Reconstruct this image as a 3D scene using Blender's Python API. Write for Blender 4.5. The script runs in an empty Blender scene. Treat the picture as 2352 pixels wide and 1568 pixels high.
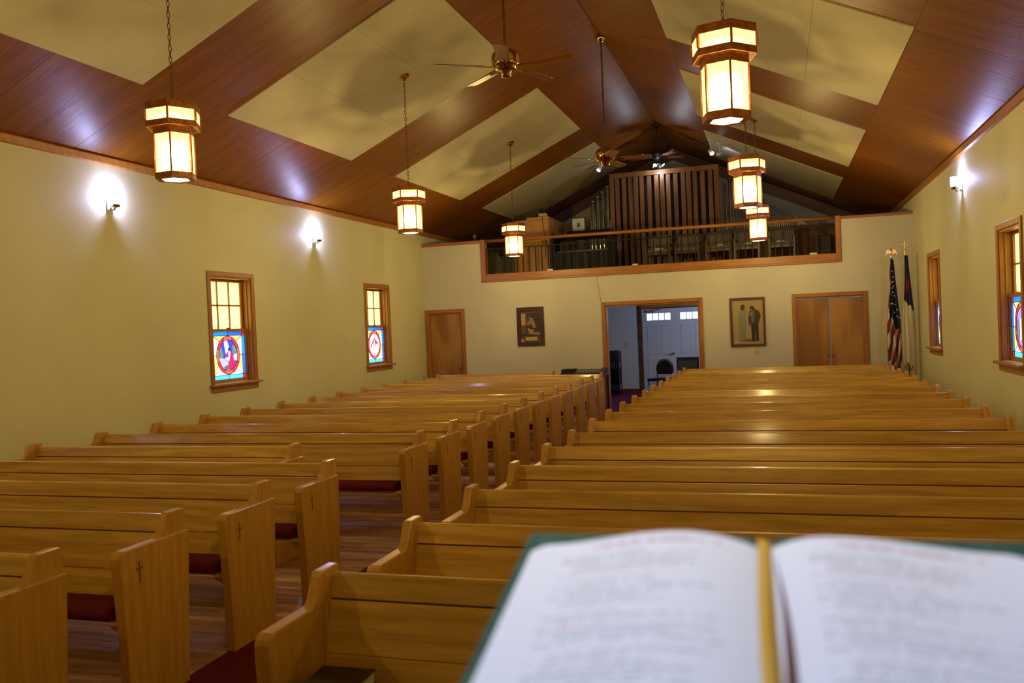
import bpy, bmesh, math, random
from mathutils import Vector, Matrix
random.seed(7)
S = bpy.context.scene
C = S.collection
PI = math.pi

# ------------------------------------------------------------------ camera
YAW, PITCH, ROLL = 0.2996, -0.0169, -0.0416
F = Vector((-math.sin(YAW)*math.cos(PITCH), math.cos(YAW)*math.cos(PITCH), math.sin(PITCH)))
R0 = Vector((math.cos(YAW), math.sin(YAW), 0)); U0 = R0.cross(F)
Rv = R0*math.cos(ROLL) + U0*math.sin(ROLL); Uv = -R0*math.sin(ROLL) + U0*math.cos(ROLL)
cam = bpy.data.cameras.new('camera'); camo = bpy.data.objects.new('camera', cam); C.objects.link(camo)
camo.matrix_world = Matrix(((Rv.x, Uv.x, -F.x, 0), (Rv.y, Uv.y, -F.y, 0), (Rv.z, Uv.z, -F.z, 1.744), (0, 0, 0, 1)))
cam.sensor_width = 36; cam.lens = 36*1982.8/2352; cam.clip_start = .02; cam.clip_end = 200
cam.dof.use_dof = True; cam.dof.focus_distance = 8.5; cam.dof.aperture_fstop = 4.0
S.camera = camo
# ------------------------------------------------------------------ world, exposure
w = bpy.data.worlds.new('world'); S.world = w; w.use_nodes = True
bg = w.node_tree.nodes['Background']; bg.inputs[0].default_value = (.82, .92, 1, 1); bg.inputs[1].default_value = 4.2
S.view_settings.view_transform = 'Standard'; S.view_settings.look = 'None'
S.view_settings.exposure = 0; S.view_settings.gamma = 1; S.view_settings.use_curve_mapping = False
S.cycles.use_denoising = True; S.cycles.light_sampling_threshold = .02
S.cycles.max_bounces = 5; S.cycles.diffuse_bounces = 3; S.cycles.glossy_bounces = 3; S.cycles.transparent_max_bounces = 12
S.cycles.use_adaptive_sampling = True; S.cycles.adaptive_threshold = .08
S.cycles.sample_clamp_indirect = 6; S.cycles.caustics_reflective = False; S.cycles.caustics_refractive = False
LANTERN_W, SCONCE_W, LOFT_W, FOYER_W, PULPIT_FILL_W = 38, 22, 12, 88, 460
WARM, COOL, DAY = (.98, .85, .49), (.47, .50, 1), (.74, .85, 1)

def lamp(name, kind, loc, power, col, parent=None, **kw):
    l = bpy.data.lights.new(name, kind); l.energy = power; l.color = col
    for k, v in kw.items(): setattr(l, k, v)
    o = bpy.data.objects.new(name, l); C.objects.link(o); o.location = loc; o.parent = parent
    return o
# unseen fill spot, added to light the book on the lectern
_o = lamp('pulpit_fill_spot', 'SPOT', (-1.1, -1.7, 4.5), PULPIT_FILL_W, (.27, .49, 1), spot_size=math.radians(26), spot_blend=.5, shadow_soft_size=.12)
_o.rotation_euler = (Vector((.02, .50, 1.5))-Vector((-1.1, -1.7, 4.5))).to_track_quat('-Z', 'Y').to_euler()

# ------------------------------------------------------------------ helpers
class MB:
    def __init__(s): s.v = []; s.f = []; s.sm = []
    def add(s, vs, fs, smooth=False):
        n = len(s.v); s.v += [tuple(p) for p in vs]; s.f += [tuple(i+n for i in f) for f in fs]; s.sm += [smooth]*len(fs); return s
    def box(s, x0, x1, y0, y1, z0, z1, M=None):
        vs = [Vector((x, y, z)) for x in (x0, x1) for y in (y0, y1) for z in (z0, z1)]
        if M is not None: vs = [M @ p for p in vs]
        return s.add(vs, [(0,1,3,2),(4,6,7,5),(0,4,5,1),(2,3,7,6),(0,2,6,4),(1,5,7,3)])
    def prism(s, poly, a0, a1, axis='x', smooth=False):
        # poly: 2D points; axis x -> (y,z), y -> (x,z), z -> (x,y)
        def P(p, a): return (a, p[0], p[1]) if axis == 'x' else ((p[0], a, p[1]) if axis == 'y' else (p[0], p[1], a))
        n = len(poly); vs = [P(p, a0) for p in poly] + [P(p, a1) for p in poly]
        s.add(vs, [tuple(range(n))[::-1], tuple(range(n, 2*n))]); s.add(vs, [(i, (i+1) % n, (i+1) % n+n, i+n) for i in range(n)], smooth)
        return s
    def lathe(s, prof, n=16, c=(0, 0, 0), smooth=True, rot=0):
        vs = []; m = len(prof)
        for i in range(n):
            a = 2*PI*i/n+rot
            for r, z in prof: vs.append((c[0]+r*math.cos(a), c[1]+r*math.sin(a), c[2]+z))
        fs = [(i*m+j, ((i+1) % n)*m+j, ((i+1) % n)*m+j+1, i*m+j+1) for i in range(n) for j in range(m-1)]
        return s.add(vs, fs, smooth)
    def tube(s, pts, r, n=6, closed=False, caps=True):
        pts = [Vector(p) for p in pts]; k = len(pts); vs = []
        rr = r if isinstance(r, (list, tuple)) else [r]*k
        up = None
        for i, p in enumerate(pts):
            if closed: d = pts[(i+1) % k]-pts[i-1]
            else: d = pts[min(i+1, k-1)]-pts[max(i-1, 0)]
            d.normalize()
            if up is None:
                a = Vector((0, 0, 1)) if abs(d.z) < .9 else Vector((1, 0, 0)); up = d.cross(a).normalized()
            up = (up-d*up.dot(d)).normalized(); b = d.cross(up)
            for j in range(n):
                t = 2*PI*j/n; vs.append(p+(up*math.cos(t)+b*math.sin(t))*rr[i])
        e = k if closed else k-1
        fs = [(i*n+j, i*n+(j+1) % n, ((i+1) % k)*n+(j+1) % n, ((i+1) % k)*n+j) for i in range(e) for j in range(n)]
        if caps and not closed: fs += [tuple(range(n))[::-1], tuple(range((k-1)*n, k*n))]
        return s.add(vs, fs, n > 5)
    def mesh(s, name, mat, bevel=0, seg=2, weld=False):
        me = bpy.data.meshes.new(name); me.from_pydata(s.v, [], s.f)
        for p, q in zip(me.polygons, s.sm): p.use_smooth = q
        bm = bmesh.new(); bm.from_mesh(me)
        if weld or bevel: bmesh.ops.remove_doubles(bm, verts=bm.verts, dist=1e-5)
        bmesh.ops.recalc_face_normals(bm, faces=bm.faces)
        if bevel:
            es = [e for e in bm.edges if len(e.link_faces) == 2 and e.calc_face_angle() > .5]
            bmesh.ops.bevel(bm, geom=es, offset=bevel, segments=seg, affect='EDGES', profile=.5)
        bm.to_mesh(me); bm.free()
        if mat: me.materials.append(mat)
        return me
    def build(s, name, mat, parent=None, bevel=0, seg=2, loc=None):
        return obj(name, s.mesh(name, mat, bevel, seg), parent, loc)
def obj(name, me, parent=None, loc=None):
    o = bpy.data.objects.new(name, me); C.objects.link(o); o.parent = parent
    if loc: o.location = loc
    return o
def tag(o, label=None, cat=None, group=None, kind=None):
    for k, v in (('label', label), ('category', cat), ('group', group), ('kind', kind)):
        if v: o[k] = v
    return o
def empty(name, loc, label=None, cat=None, group=None, kind=None, rz=0):
    o = bpy.data.objects.new(name, None); C.objects.link(o); o.location = loc; o.rotation_euler.z = rz; o.empty_display_size = .1
    return tag(o, label, cat, group, kind)
def struct(name, mb, mat, parent=None, bevel=0):
    o = mb.build(name, mat, parent, bevel)
    if parent is None: o['kind'] = 'structure'
    return o
def copy_tree(o, parent=None):
    c = o.copy(); C.objects.link(c); c.parent = parent
    for ch in [k for k in o.children]: copy_tree(ch, c)
    return c

# ------------------------------------------------------------------ materials
def new_mat(name):
    m = bpy.data.materials.new(name); m.use_nodes = True; nt = m.node_tree
    return m, nt, nt.nodes['Principled BSDF'], nt.nodes['Material Output']
def nd(nt, t, **kw):
    n = nt.nodes.new(t)
    for k, v in kw.items():
        if isinstance(k, str) and hasattr(n, k): setattr(n, k, v)
    return n
def plain(name, col, rough=.6, metal=0, spec=.5, bump=0, bscale=60):
    m, nt, b, out = new_mat(name)
    b.inputs['Base Color'].default_value = (*col, 1); b.inputs['Roughness'].default_value = rough; b.inputs['Metallic'].default_value = metal
    b.inputs['Specular IOR Level'].default_value = spec
    if bump:
        tc = nd(nt, 'ShaderNodeTexCoord'); no = nd(nt, 'ShaderNodeTexNoise'); no.inputs['Scale'].default_value = bscale; no.inputs['Detail'].default_value = 3
        bp = nd(nt, 'ShaderNodeBump'); bp.inputs['Strength'].default_value = bump; bp.inputs['Distance'].default_value = .01
        nt.links.new(tc.outputs['Object'], no.inputs['Vector']); nt.links.new(no.outputs['Fac'], bp.inputs['Height']); nt.links.new(bp.outputs['Normal'], b.inputs['Normal'])
    return m
def wood(name, dark, light, stretch=(1, 14, 14), scale=3.0, rough=.35, spec=.5, bump=.03, rnd=.25, ring=.6, coat=0):
    m, nt, b, out = new_mat(name); L = nt.links.new
    tc = nd(nt, 'ShaderNodeTexCoord'); oi = nd(nt, 'ShaderNodeObjectInfo')
    ml = nd(nt, 'ShaderNodeMath', operation='MULTIPLY'); ml.inputs[1].default_value = 37.0; L(oi.outputs['Random'], ml.inputs[0])
    va = nd(nt, 'ShaderNodeVectorMath', operation='ADD'); L(tc.outputs['Object'], va.inputs[0]); L(ml.outputs[0], va.inputs[1])
    mp = nd(nt, 'ShaderNodeMapping'); mp.inputs['Scale'].default_value = stretch; L(va.outputs[0], mp.inputs['Vector'])
    n1 = nd(nt, 'ShaderNodeTexNoise'); n1.inputs['Scale'].default_value = scale; n1.inputs['Detail'].default_value = 4; n1.inputs['Roughness'].default_value = .65; n1.inputs['Distortion'].default_value = .4
    L(mp.outputs[0], n1.inputs['Vector'])
    mp2 = nd(nt, 'ShaderNodeMapping'); mp2.inputs['Scale'].default_value = tuple(.45*(1 if q == min(stretch) else q*.35) for q in stretch); L(va.outputs[0], mp2.inputs['Vector'])
    n2 = nd(nt, 'ShaderNodeTexWave', wave_type='RINGS'); n2.inputs['Scale'].default_value = scale*.55; n2.inputs['Distortion'].default_value = 7; n2.inputs['Detail'].default_value = 1.5; n2.inputs['Detail Scale'].default_value = 1.2
    L(mp2.outputs[0], n2.inputs['Vector'])
    mx = nd(nt, 'ShaderNodeMix', data_type='FLOAT'); mx.inputs['Factor'].default_value = ring*.5; L(n1.outputs['Fac'], mx.inputs['A']); L(n2.outputs['Fac'], mx.inputs['B'])
    cr = nd(nt, 'ShaderNodeValToRGB'); cr.color_ramp.elements[0].position = .32; cr.color_ramp.elements[0].color = (*dark, 1); cr.color_ramp.elements[1].position = .68; cr.color_ramp.elements[1].color = (*light, 1)
    L(mx.outputs['Result'], cr.inputs['Fac'])
    hs = nd(nt, 'ShaderNodeHueSaturation'); mr = nd(nt, 'ShaderNodeMapRange'); mr.inputs['To Min'].default_value = 1-rnd; mr.inputs['To Max'].default_value = 1+rnd
    L(oi.outputs['Random'], mr.inputs['Value']); L(mr.outputs[0], hs.inputs['Value']); L(cr.outputs['Color'], hs.inputs['Color']); L(hs.outputs['Color'], b.inputs['Base Color'])
    b.inputs['Roughness'].default_value = rough; b.inputs['Specular IOR Level'].default_value = spec; b.inputs['Coat Weight'].default_value = coat; b.inputs['Coat Roughness'].default_value = .12
    if bump:
        bp = nd(nt, 'ShaderNodeBump'); bp.inputs['Strength'].default_value = bump; bp.inputs['Distance'].default_value = .01
        L(n1.outputs['Fac'], bp.inputs['Height']); L(bp.outputs['Normal'], b.inputs['Normal'])
    return m
def mottled(name, c1, c2, scale=2, rough=.8, bump=.05, bscale=90, spec=.3):
    m, nt, b, out = new_mat(name); L = nt.links.new
    tc = nd(nt, 'ShaderNodeTexCoord'); n1 = nd(nt, 'ShaderNodeTexNoise'); n1.inputs['Scale'].default_value = scale; n1.inputs['Detail'].default_value = 4
    L(tc.outputs['Object'], n1.inputs['Vector'])
    cr = nd(nt, 'ShaderNodeValToRGB'); cr.color_ramp.elements[0].position = .35; cr.color_ramp.elements[0].color = (*c1, 1); cr.color_ramp.elements[1].position = .65; cr.color_ramp.elements[1].color = (*c2, 1)
    L(n1.outputs['Fac'], cr.inputs['Fac']); L(cr.outputs['Color'], b.inputs['Base Color']); b.inputs['Roughness'].default_value = rough; b.inputs['Specular IOR Level'].default_value = spec
    n2 = nd(nt, 'ShaderNodeTexNoise'); n2.inputs['Scale'].default_value = bscale; n2.inputs['Detail'].default_value = 3; L(tc.outputs['Object'], n2.inputs['Vector'])
    bp = nd(nt, 'ShaderNodeBump'); bp.inputs['Strength'].default_value = bump; bp.inputs['Distance'].default_value = .01; L(n2.outputs['Fac'], bp.inputs['Height']); L(bp.outputs['Normal'], b.inputs['Normal'])
    return m
def glow(name, col, strength, clear=(.9, .85, .7)):
    # lamp glass: gives off light and lets the bulb's light through
    m, nt, b, out = new_mat(name); nt.nodes.remove(b)
    e = nd(nt, 'ShaderNodeEmission'); e.inputs[0].default_value = (*col, 1); e.inputs[1].default_value = strength
    t = nd(nt, 'ShaderNodeBsdfTransparent'); t.inputs[0].default_value = (*clear, 1); a = nd(nt, 'ShaderNodeAddShader')
    nt.links.new(e.outputs[0], a.inputs[0]); nt.links.new(t.outputs[0], a.inputs[1]); nt.links.new(a.outputs[0], out.inputs[0]); m.cycles.emission_sampling = 'NONE'; return m
_sg = {}
def stained(col, gain=1.0):
    # coloured window glass: daylight from outside comes through it
    k = tuple(round(c, 3) for c in col)
    if k in _sg: return _sg[k]
    m, nt, b, out = new_mat('stained_glass'); nt.nodes.remove(b); L = nt.links.new
    tc = nd(nt, 'ShaderNodeTexCoord'); no = nd(nt, 'ShaderNodeTexNoise'); no.inputs['Scale'].default_value = 9; no.inputs['Detail'].default_value = 3; L(tc.outputs['Object'], no.inputs['Vector'])
    mx = nd(nt, 'ShaderNodeMix', data_type='RGBA'); mx.inputs[6].default_value = (*[c*.48 for c in col], 1); mx.inputs[7].default_value = (*[min(1, c*.75) for c in col], 1)
    L(no.outputs['Fac'], mx.inputs[0])
    t = nd(nt, 'ShaderNodeBsdfTranslucent'); L(mx.outputs[2], t.inputs[0])
    g = nd(nt, 'ShaderNodeBsdfGlossy'); g.inputs['Roughness'].default_value = .1
    ms = nd(nt, 'ShaderNodeMixShader'); ms.inputs[0].default_value = .05; L(t.outputs[0], ms.inputs[1]); L(g.outputs[0], ms.inputs[2]); L(ms.outputs[0], out.inputs[0])
    _sg[k] = m; return m

OAK = wood('pew_oak', (.50, .27, .036), (.74, .44, .078), (1, 14, 14), 3.2, .36, .5, .06, .08, .4, .55)
OAKV = wood('pew_oak_upright', (.48, .24, .030), (.62, .33, .052), (14, 14, 1), 3.2, .32, .5, .03, .08, .2, .4)
CEILW = wood('ceiling_veneer', (.175, .052, .0015), (.27, .088, .003), (1, 9, 9), 2.0, .42, .28, .22, .12, .25)
DARKW = wood('dark_wood', (.09, .028, .008), (.16, .055, .015), (1, 12, 12), 3, .4, .5, .02, .1)
TRIMW = wood('trim_wood', (.33, .115, .016), (.47, .19, .032), (12, 12, 1), 3, .38, .5, .02, .06, .3)
TRIMX = wood('trim_wood_level', (.33, .115, .016), (.47, .19, .032), (1, 12, 12), 3, .38, .5, .02, .06, .3)
DOORW = wood('door_veneer', (.30, .13, .028), (.44, .215, .055), (10, 10, .8), 2.2, .38, .5, .02, .05, .9)
FLOORW = wood('floor_oak', (.32, .16, .085), (.52, .28, .17), (1, 12, 12), 3, .32, .5, .02, .3)
FLOORD = wood('floor_base', (.07, .03, .012), (.10, .045, .02), (1, 12, 12), 3, .5)
ORGANW = wood('organ_screen_wood', (.13, .052, .017), (.20, .085, .031), (12, 12, 1), 3, .45, .4, .02, .15)
BLONDE = wood('blonde_cabinet_wood', (.58, .285, .075), (.70, .365, .11), (12, 12, 1), 2.5, .45, .4, .02, .05)
WALL = mottled('wall_paint', (.66, .635, .40), (.70, .675, .43), 1.2, .62, .05, 130, .35)
WALLB = mottled('rear_wall_paint', (.655, .615, .50), (.695, .655, .535), 1.2, .7, .03, 130, .3)
GABLE = mottled('gable_paint', (.58, .57, .55), (.62, .61, .59), 1, .8)
FOYER = mottled('foyer_paint', (.62, .63, .66), (.66, .67, .70), 1, .8)
CREAM = mottled('acoustic_board', (.56, .50, .31), (.62, .555, .35), 1.6, .75, .06, 160, .2)
CARPET = mottled('red_carpet', (.105, .010, .012), (.15, .014, .017), 40, .95, .4, 300, .1)
CARPETP = mottled('foyer_carpet', (.15, .02, .075), (.20, .03, .10), 40, .95, .4, 300, .1)
CUSH = mottled('red_cushion_cloth', (.115, .009, .014), (.155, .012, .018), 60, .9, .15, 400, .15)
BLACK = plain('black_enamel', (.012, .012, .013), .35)
BLACKM = plain('black_matte', (.015, .015, .017), .8)
IRON = plain('wrought_iron', (.010, .008, .007), .65, 0, .3)
CHROME = plain('chrome', (.7, .7, .72), .15, 1)
BRASS = plain('polished_brass', (.62, .43, .15), .12, 1)
GOLD = plain('gold_finial', (.85, .58, .16), .25, 1)
COPPER = mottled('lantern_copper', (.34, .115, .03), (.52, .21, .06), 22, .42, .25, 60, .5)
for n_ in COPPER.node_tree.nodes:
    if n_.type == 'BSDF_PRINCIPLED': n_.inputs['Metallic'].default_value = .75
BRONZE = plain('chain_bronze', (.22, .10, .03), .4, .8)
TIN = plain('organ_pipe_tin', (.85, .87, .92), .18, 1)
TIND = plain('organ_pipe_zinc', (.55, .55, .54), .3, 1)
WHITE = plain('white_plastic', (.72, .71, .68), .45)
IVORY = plain('ivory_plastic', (.62, .57, .30), .45)
WHITED = plain('white_door_paint', (.60, .62, .68), .5)
PAPER = plain('white_card', (.75, .72, .62), .8)
GREYF = mottled('grey_upholstery', (.14, .13, .12), (.19, .175, .165), 50, .95, .2, 300, .1)
OLIVE = plain('olive_panel', (.085, .075, .055), .7)
NAVY = plain('black_vinyl', (.014, .015, .022), .45)
LANTGLASS = glow('lantern_glass', (1, .60, .24), 1.05, (.97, .90, .70))
BULB = glow('lamp_tube', (1, .85, .55), .75, (1, 1, 1))
LENS = glow('lantern_diffuser', (.90, .93, 1), 3.5, (.95, .95, 1))
OPAL = glow('sconce_opal', (.86, .9, 1), 5, (.95, .95, 1))
LAMPW = glow('spot_lens', (.86, .9, 1), 6, (0, 0, 0))
DAYGL = stained((.75, .82, .95))

# ------------------------------------------------------------------ room shell
WL, WR, D, YE, YF = -6.91, 2.291, 16.4, 21.3, -4.0
ZW, ZR = 3.763, 5.896
XR = (WL+WR)/2
ANG = math.atan2(ZR-ZW, XR-WL); SL = math.hypot(ZR-ZW, XR-WL)

def wall_cells(mb, a0, a1, z0, z1, holes, put):
    As = sorted({a0, a1, *[h[0] for h in holes], *[h[1] for h in holes]}); Zs = sorted({z0, z1, *[h[2] for h in holes], *[h[3] for h in holes]})
    for i in range(len(As)-1):
        for j in range(len(Zs)-1):
            ca, cz = (As[i]+As[i+1])/2, (Zs[j]+Zs[j+1])/2
            if not any(h[0] < ca < h[1] and h[2] < cz < h[3] for h in holes): put(As[i], As[i+1], Zs[j], Zs[j+1])
WZ0, WZ1 = 1.165, 2.555            # window openings
LWINS = [5.45, 9.855, 14.21]; RWINS = [5.55, 9.975, 14.45]; WH = .445  # first entry of each list is out of view, added for daylight
mb = MB(); wall_cells(mb, YF, YE, 0, ZW+.25, [(y-WH, y+WH, WZ0, WZ1) for y in LWINS], lambda a, b, c, d: mb.box(WL-.2, WL, a, b, c, d)); struct('wall_left', mb, WALL)
mb = MB(); wall_cells(mb, YF, YE, 0, ZW+.25, [(y-WH, y+WH, WZ0, WZ1) for y in RWINS], lambda a, b, c, d: mb.box(WR, WR+.2, a, b, c, d)); struct('wall_right', mb, WALL)
mb = MB(); mb.prism([(WL-.2, 0), (WR+.2, 0), (WR+.2, ZW+.2), (XR, ZR+.3), (WL-.2, ZW+.2)], YF-.2, YF, 'y'); struct('wall_front', mb, WALL)
# gable end above the loft, foyer wall below with the double entrance door opening
DX0, DXM, DX1 = -3.23, -2.395, -1.56
mb = MB(); wall_cells(mb, WL-.2, WR+.2, 0, 2.6, [(DX0, DX1, 0, 2.07)], lambda a, b, c, d: mb.box(a, b, YE, YE+.2, c, d)); struct('wall_foyer', mb, FOYER)
mb = MB(); mb.prism([(WL-.2, 2.6), (WR+.2, 2.6), (WR+.2, ZW+.2), (XR, ZR+.3), (WL-.2, ZW+.2)], YE, YE+.2, 'y'); struct('wall_gable', mb, GABLE)
# rear wall under and beside the loft opening
BX0, BX1 = -5.645, 1.113
holes = [(-6.83, -6.11, 0, 2.085), (-3.165, -1.40, 0, 2.075), (.315, 1.455, 0, 2.055), (BX0, BX1, 2.66, 3.44)]
mb = MB(); wall_cells(mb, WL, WR, 0, 3.44, holes, lambda a, b, c, d: mb.box(a, b, D, D+.15, c, d)); struct('wall_rear', mb, WALLB)
mb = MB().box(WL, WR, D+.15, YE, 2.6, 2.80); struct('floor_loft', mb, DARKW)
mb = MB().box(WL-.2, WR+.2, YF-.2, YE+.2, -.2, -.006); struct('floor', mb, FLOORD); floor = bpy.data.objects['floor']
mb = MB().box(-2.985, -1.60, 1.9, D+.07, -.006, .006); struct('floor_aisle_carpet', mb, CARPET)
mb = MB().box(-6.2, 1.6, D+.07, YE, -.006, .006); struct('floor_foyer_carpet', mb, CARPETP)
mb = MB().box(WL, WR, YF, 1.55, -.005, .42); struct('floor_platform', mb, CARPET)
mb = MB().box(-6.3, -6.2, D+.15, YE, 0, 2.6).box(1.6, 1.7, D+.15, YE, 0, 2.6); struct('wall_foyer_side', mb, FOYER)
# floor strips of oak, laid across the nave
pm = MB().box(-.62, .62, -.0405, .0405, -.006, .0).mesh('plank', FLOORW, .0015, 1)
ny = int((10.5-1.6)/.083)
for i in range(ny):
    y = 1.6+.0415+i*.083; off = (i*.47) % 1.24
    x = -3.0-.62-off+.0
    k = 0
    xs = []
    xx = -2.99
    first = .3+((i*37) % 90)/100
    while xx > WL+.05:
        ln = first if k == 0 else 1.244
        ln = min(ln, xx-(WL+.01)); xs.append((xx-ln, xx)); xx -= ln; k += 1
    for (a, b) in xs:
        if b-a < .05: continue
        o = obj('plank', pm, floor, ((a+b)/2, y, 0)); o.scale.x = (b-a-.003)/1.24
mb = MB()
for i in range(int((D-10.55)/.083)):
    y = 1.6+ny*.083+.0415+i*.083; mb.box(WL+.01, -2.99, y-.0405, y+.0405, -.006, 0)
for i in range(int((D-1.6)/.083)):
    y = 1.64+i*.083; mb.box(-1.595, WR-.01, y-.0405, y+.0405, -.006, 0)
o = mb.build('plank_rows', FLOORW, floor); o['kind'] = 'stuff'

# ceiling: two slopes
def slope_M(side, s, y, n=0):
    # local x up the slope, local y along the nave, local z into the roof
    if side < 0: ux = Vector((math.cos(ANG), 0, math.sin(ANG))); o = Vector((WL, 0, ZW))
    else: ux = Vector((-math.cos(ANG), 0, math.sin(ANG))); o = Vector((WR, 0, ZW))
    uy = Vector((0, 1, 0)) if side < 0 else Vector((0, -1, 0)); uz = ux.cross(uy)
    p = o+ux*s+Vector((0, y, 0))+uz*n
    return Matrix(((ux.x, uy.x, uz.x, p.x), (ux.y, uy.y, uz.y, p.y), (ux.z, uy.z, uz.z, p.z), (0, 0, 0, 1)))
mb = MB()
for sd in (-1, 1): mb.prism([(WL-.2, ZW-.093+.012), (XR, ZR+.012), (XR, ZR+.22), (WL-.2, ZW+.15)] if sd < 0 else [(WR+.2, ZW-.093+.012), (WR+.2, ZW+.15), (XR, ZR+.22), (XR, ZR+.012)], YF-.2, YE+.2, 'y')
ceil = struct('ceiling', mb, DARKW)
_sheets = {}
def sheet(side, s0, s1, y0, y1, mat, th=.010, name='veneer_sheet', proud=0.0):
    w_, h_ = round(s1-s0, 3), round(y1-y0, 3); k = (w_, h_, mat.name, th)
    if k not in _sheets: _sheets[k] = MB().box(-w_/2+.001, w_/2-.001, -h_/2+.001, h_/2-.001, 0, th).mesh(name, mat, .002, 1)
    o = obj(name, _sheets[k], ceil); o.matrix_world = slope_M(side, (s0+s1)/2, (y0+y1)/2, -proud); return o
PY = [(-.32, 2.68), (4.05, 7.05), (8.42, 11.36), (12.87, 15.87), (17.2, 20.15)]
PS = {-1: (1.18, 3.87), 1: (1.15, 3.90)}
for sd in (-1, 1):
    s0, s1 = PS[sd]
    y = YF
    ys = [YF+i*1.25 for i in range(21)]+[YE]
    for a, b in zip(ys[:-1], ys[1:]):
        if b-a > .03:
            sheet(sd, .012, s0, a, b, CEILW); sheet(sd, s1, SL-.004, a, b, CEILW)
    e = [YF]+[v for p in PY for v in p]+[YE]
    for a, b in zip(e[::2], e[1::2]): 
        sheet(sd, s0, s1, a, b, CEILW)
    for a, b in PY:
        wd = (s1-s0)/3
        for k in range(3): sheet(sd, s0+k*wd, s0+(k+1)*wd, a, b, CREAM, .022, 'acoustic_board', .012)
# crown trim along the walls, boards at the gable
mb = MB().prism([(WL, ZW-.085), (WL+.035, ZW-.075), (WL+.045, ZW-.01), (WL+.03, ZW+.006), (WL, ZW-.012)], YF, YE, 'y'); struct('trim_1', mb, TRIMX)
mb = MB().prism([(WR, ZW-.085), (WR-.035, ZW-.075), (WR-.045, ZW-.01), (WR-.03, ZW+.006), (WR, ZW-.012)], YF, YE, 'y'); struct('trim_2', mb, TRIMX)
for i, sd in enumerate((-1, 1)):
    mb = MB(); mb.box(.05, SL-.08, -.05, .05, 0, .23); o = mb.build('trim_%d' % (3+i), DARKW); o['kind'] = 'structure'; o.matrix_world = slope_M(sd, 0, YE-.06, -.245)

# ------------------------------------------------------------------ windows
def raster_window(parent, a0, a1, b0, b1, x, scene_fn, cell=.0065):
    n = int((a1-a0)/cell); m = int((b1-b0)/cell); da, db = (a1-a0)/n, (b1-b0)/m
    groups = {}
    for i in range(n):
        for j in range(m):
            u = (i+.5)/n; v = (j+.5)/m
            key, col = scene_fn(u, v)
            groups.setdefault((key, col), []).append((i, j))
    for (key, col), cells in groups.items():
        idx = {}; vs = []; fs = []
        def V(i, j):
            if (i, j) not in idx: idx[(i, j)] = len(vs); vs.append((x, a0+i*da, b0+j*db))
            return idx[(i, j)]
        for i, j in cells: fs.append((V(i, j), V(i+1, j), V(i+1, j+1), V(i, j+1)))
        me = bpy.data.meshes.new('glass_piece'); me.from_pydata(vs, [], fs); me.materials.append(stained(col)); obj('glass_piece', me, parent)
def inpoly(p, poly):
    c = False; j = len(poly)-1
    for i in range(len(poly)):
        xi, yi = poly[i]; xj, yj = poly[j]
        if (yi > p[1]) != (yj > p[1]) and p[0] < (xj-xi)*(p[1]-yi)/(yj-yi)+xi: c = not c
        j = i
    return c
BLUE, BLUE2, CYAN, RED, RED2 = (.03, .16, .85), (.02, .30, .95), (.10, .62, .95), (.62, .03, .03), (.85, .10, .08)
YEL, PALE, WHI = (.78, .58, .18), (.86, .76, .42), (.86, .88, .95)
SC = {
 'kneel': [((.05, .05, .62), None), ((.86, .84, .95), [(-.45, 1), (-.1, 1), (.25, .3), (-.2, -.1)]), ((.10, .20, .10), [(-1, .55), (-.75, .6), (-.5, .1), (-.55, -.2), (-1, -.2)]),
   ((.12, .2, .10), [(.45, .6), (.7, .65), (.95, .3), (.9, -.05), (.5, .05)]), ((.42, .38, .62), [(-1, -.15), (-.4, -.2), (.0, -.45), (.1, -1), (-1, -1)]), ((.50, .45, .65), [(.55, .0), (1, .1), (1, -.4), (.6, -.35)]),
   ((.10, .12, .12), [(-.5, -.75), (-.1, -.62), (.05, -.9), (-.3, -1)]),
   ((.50, .02, .08), [(.1, .25), (.32, .2), (.75, -.5), (.6, -1), (.05, -.95), (-.05, -.6), (.15, -.3)]), ((.50, .02, .10), [(-.3, .02), (.05, .3), (.1, .1), (-.2, -.1)]),
   ((.82, .74, .82), [(.05, .25), (.22, .22), (.2, -.1), (.05, -.42), (-.35, -.2), (-.25, -.12), (0, -.15)]), ((.07, .02, .02), [(.02, .48), (.2, .52), (.28, .3), (.12, .24), (.0, .32)])],
 'flock': [((.78, .74, .86), None), ((.50, .50, .62), [(-1, -.3), (1, -.35), (1, -.48), (-1, -.45)]), ((.55, .02, .06), [(-.25, .45), (.25, .45), (.6, .25), (.5, .0), (.3, .1), (.28, -.1), (-.25, -.15), (-.3, .1), (-.5, .05)]),
   ((.84, .8, .9), [(-.1, .4), (.1, .4), (.15, -.55), (-.18, -.55)]), ((.10, .03, .03), [(-.1, .62), (.1, .62), (.12, .42), (-.12, .42)]), ((.35, .10, .25), [(-.75, .0), (-.55, .2), (-.45, -.2), (-.7, -.3)]), ((.42, .08, .22), [(.6, .3), (.8, .15), (.7, -.1), (.55, .0)]),
   ((.40, .34, .55), [(-.5, -.6), (-.2, -.72), (.25, -.6), (.1, -.85), (-.3, -.9)])],
 'crowd': [((.30, .22, .75), None), ((.16, .14, .16), [(-1, .3), (-.5, .5), (-.3, -.4), (-.6, -.8), (-1, -.3)]), ((.70, .66, .6), [(-.4, .4), (-.1, .45), (-.1, -.6), (-.4, -.7)]), ((.55, .12, .06), [(-.1, .3), (.35, .35), (.4, -.7), (-.1, -.8)]),
   ((.75, .66, .3), [(.4, .2), (.7, .2), (.7, -.5), (.4, -.6)]), ((.08, .03, .02), [(.0, .62), (.25, .62), (.25, .38), (.0, .38)])]}
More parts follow.
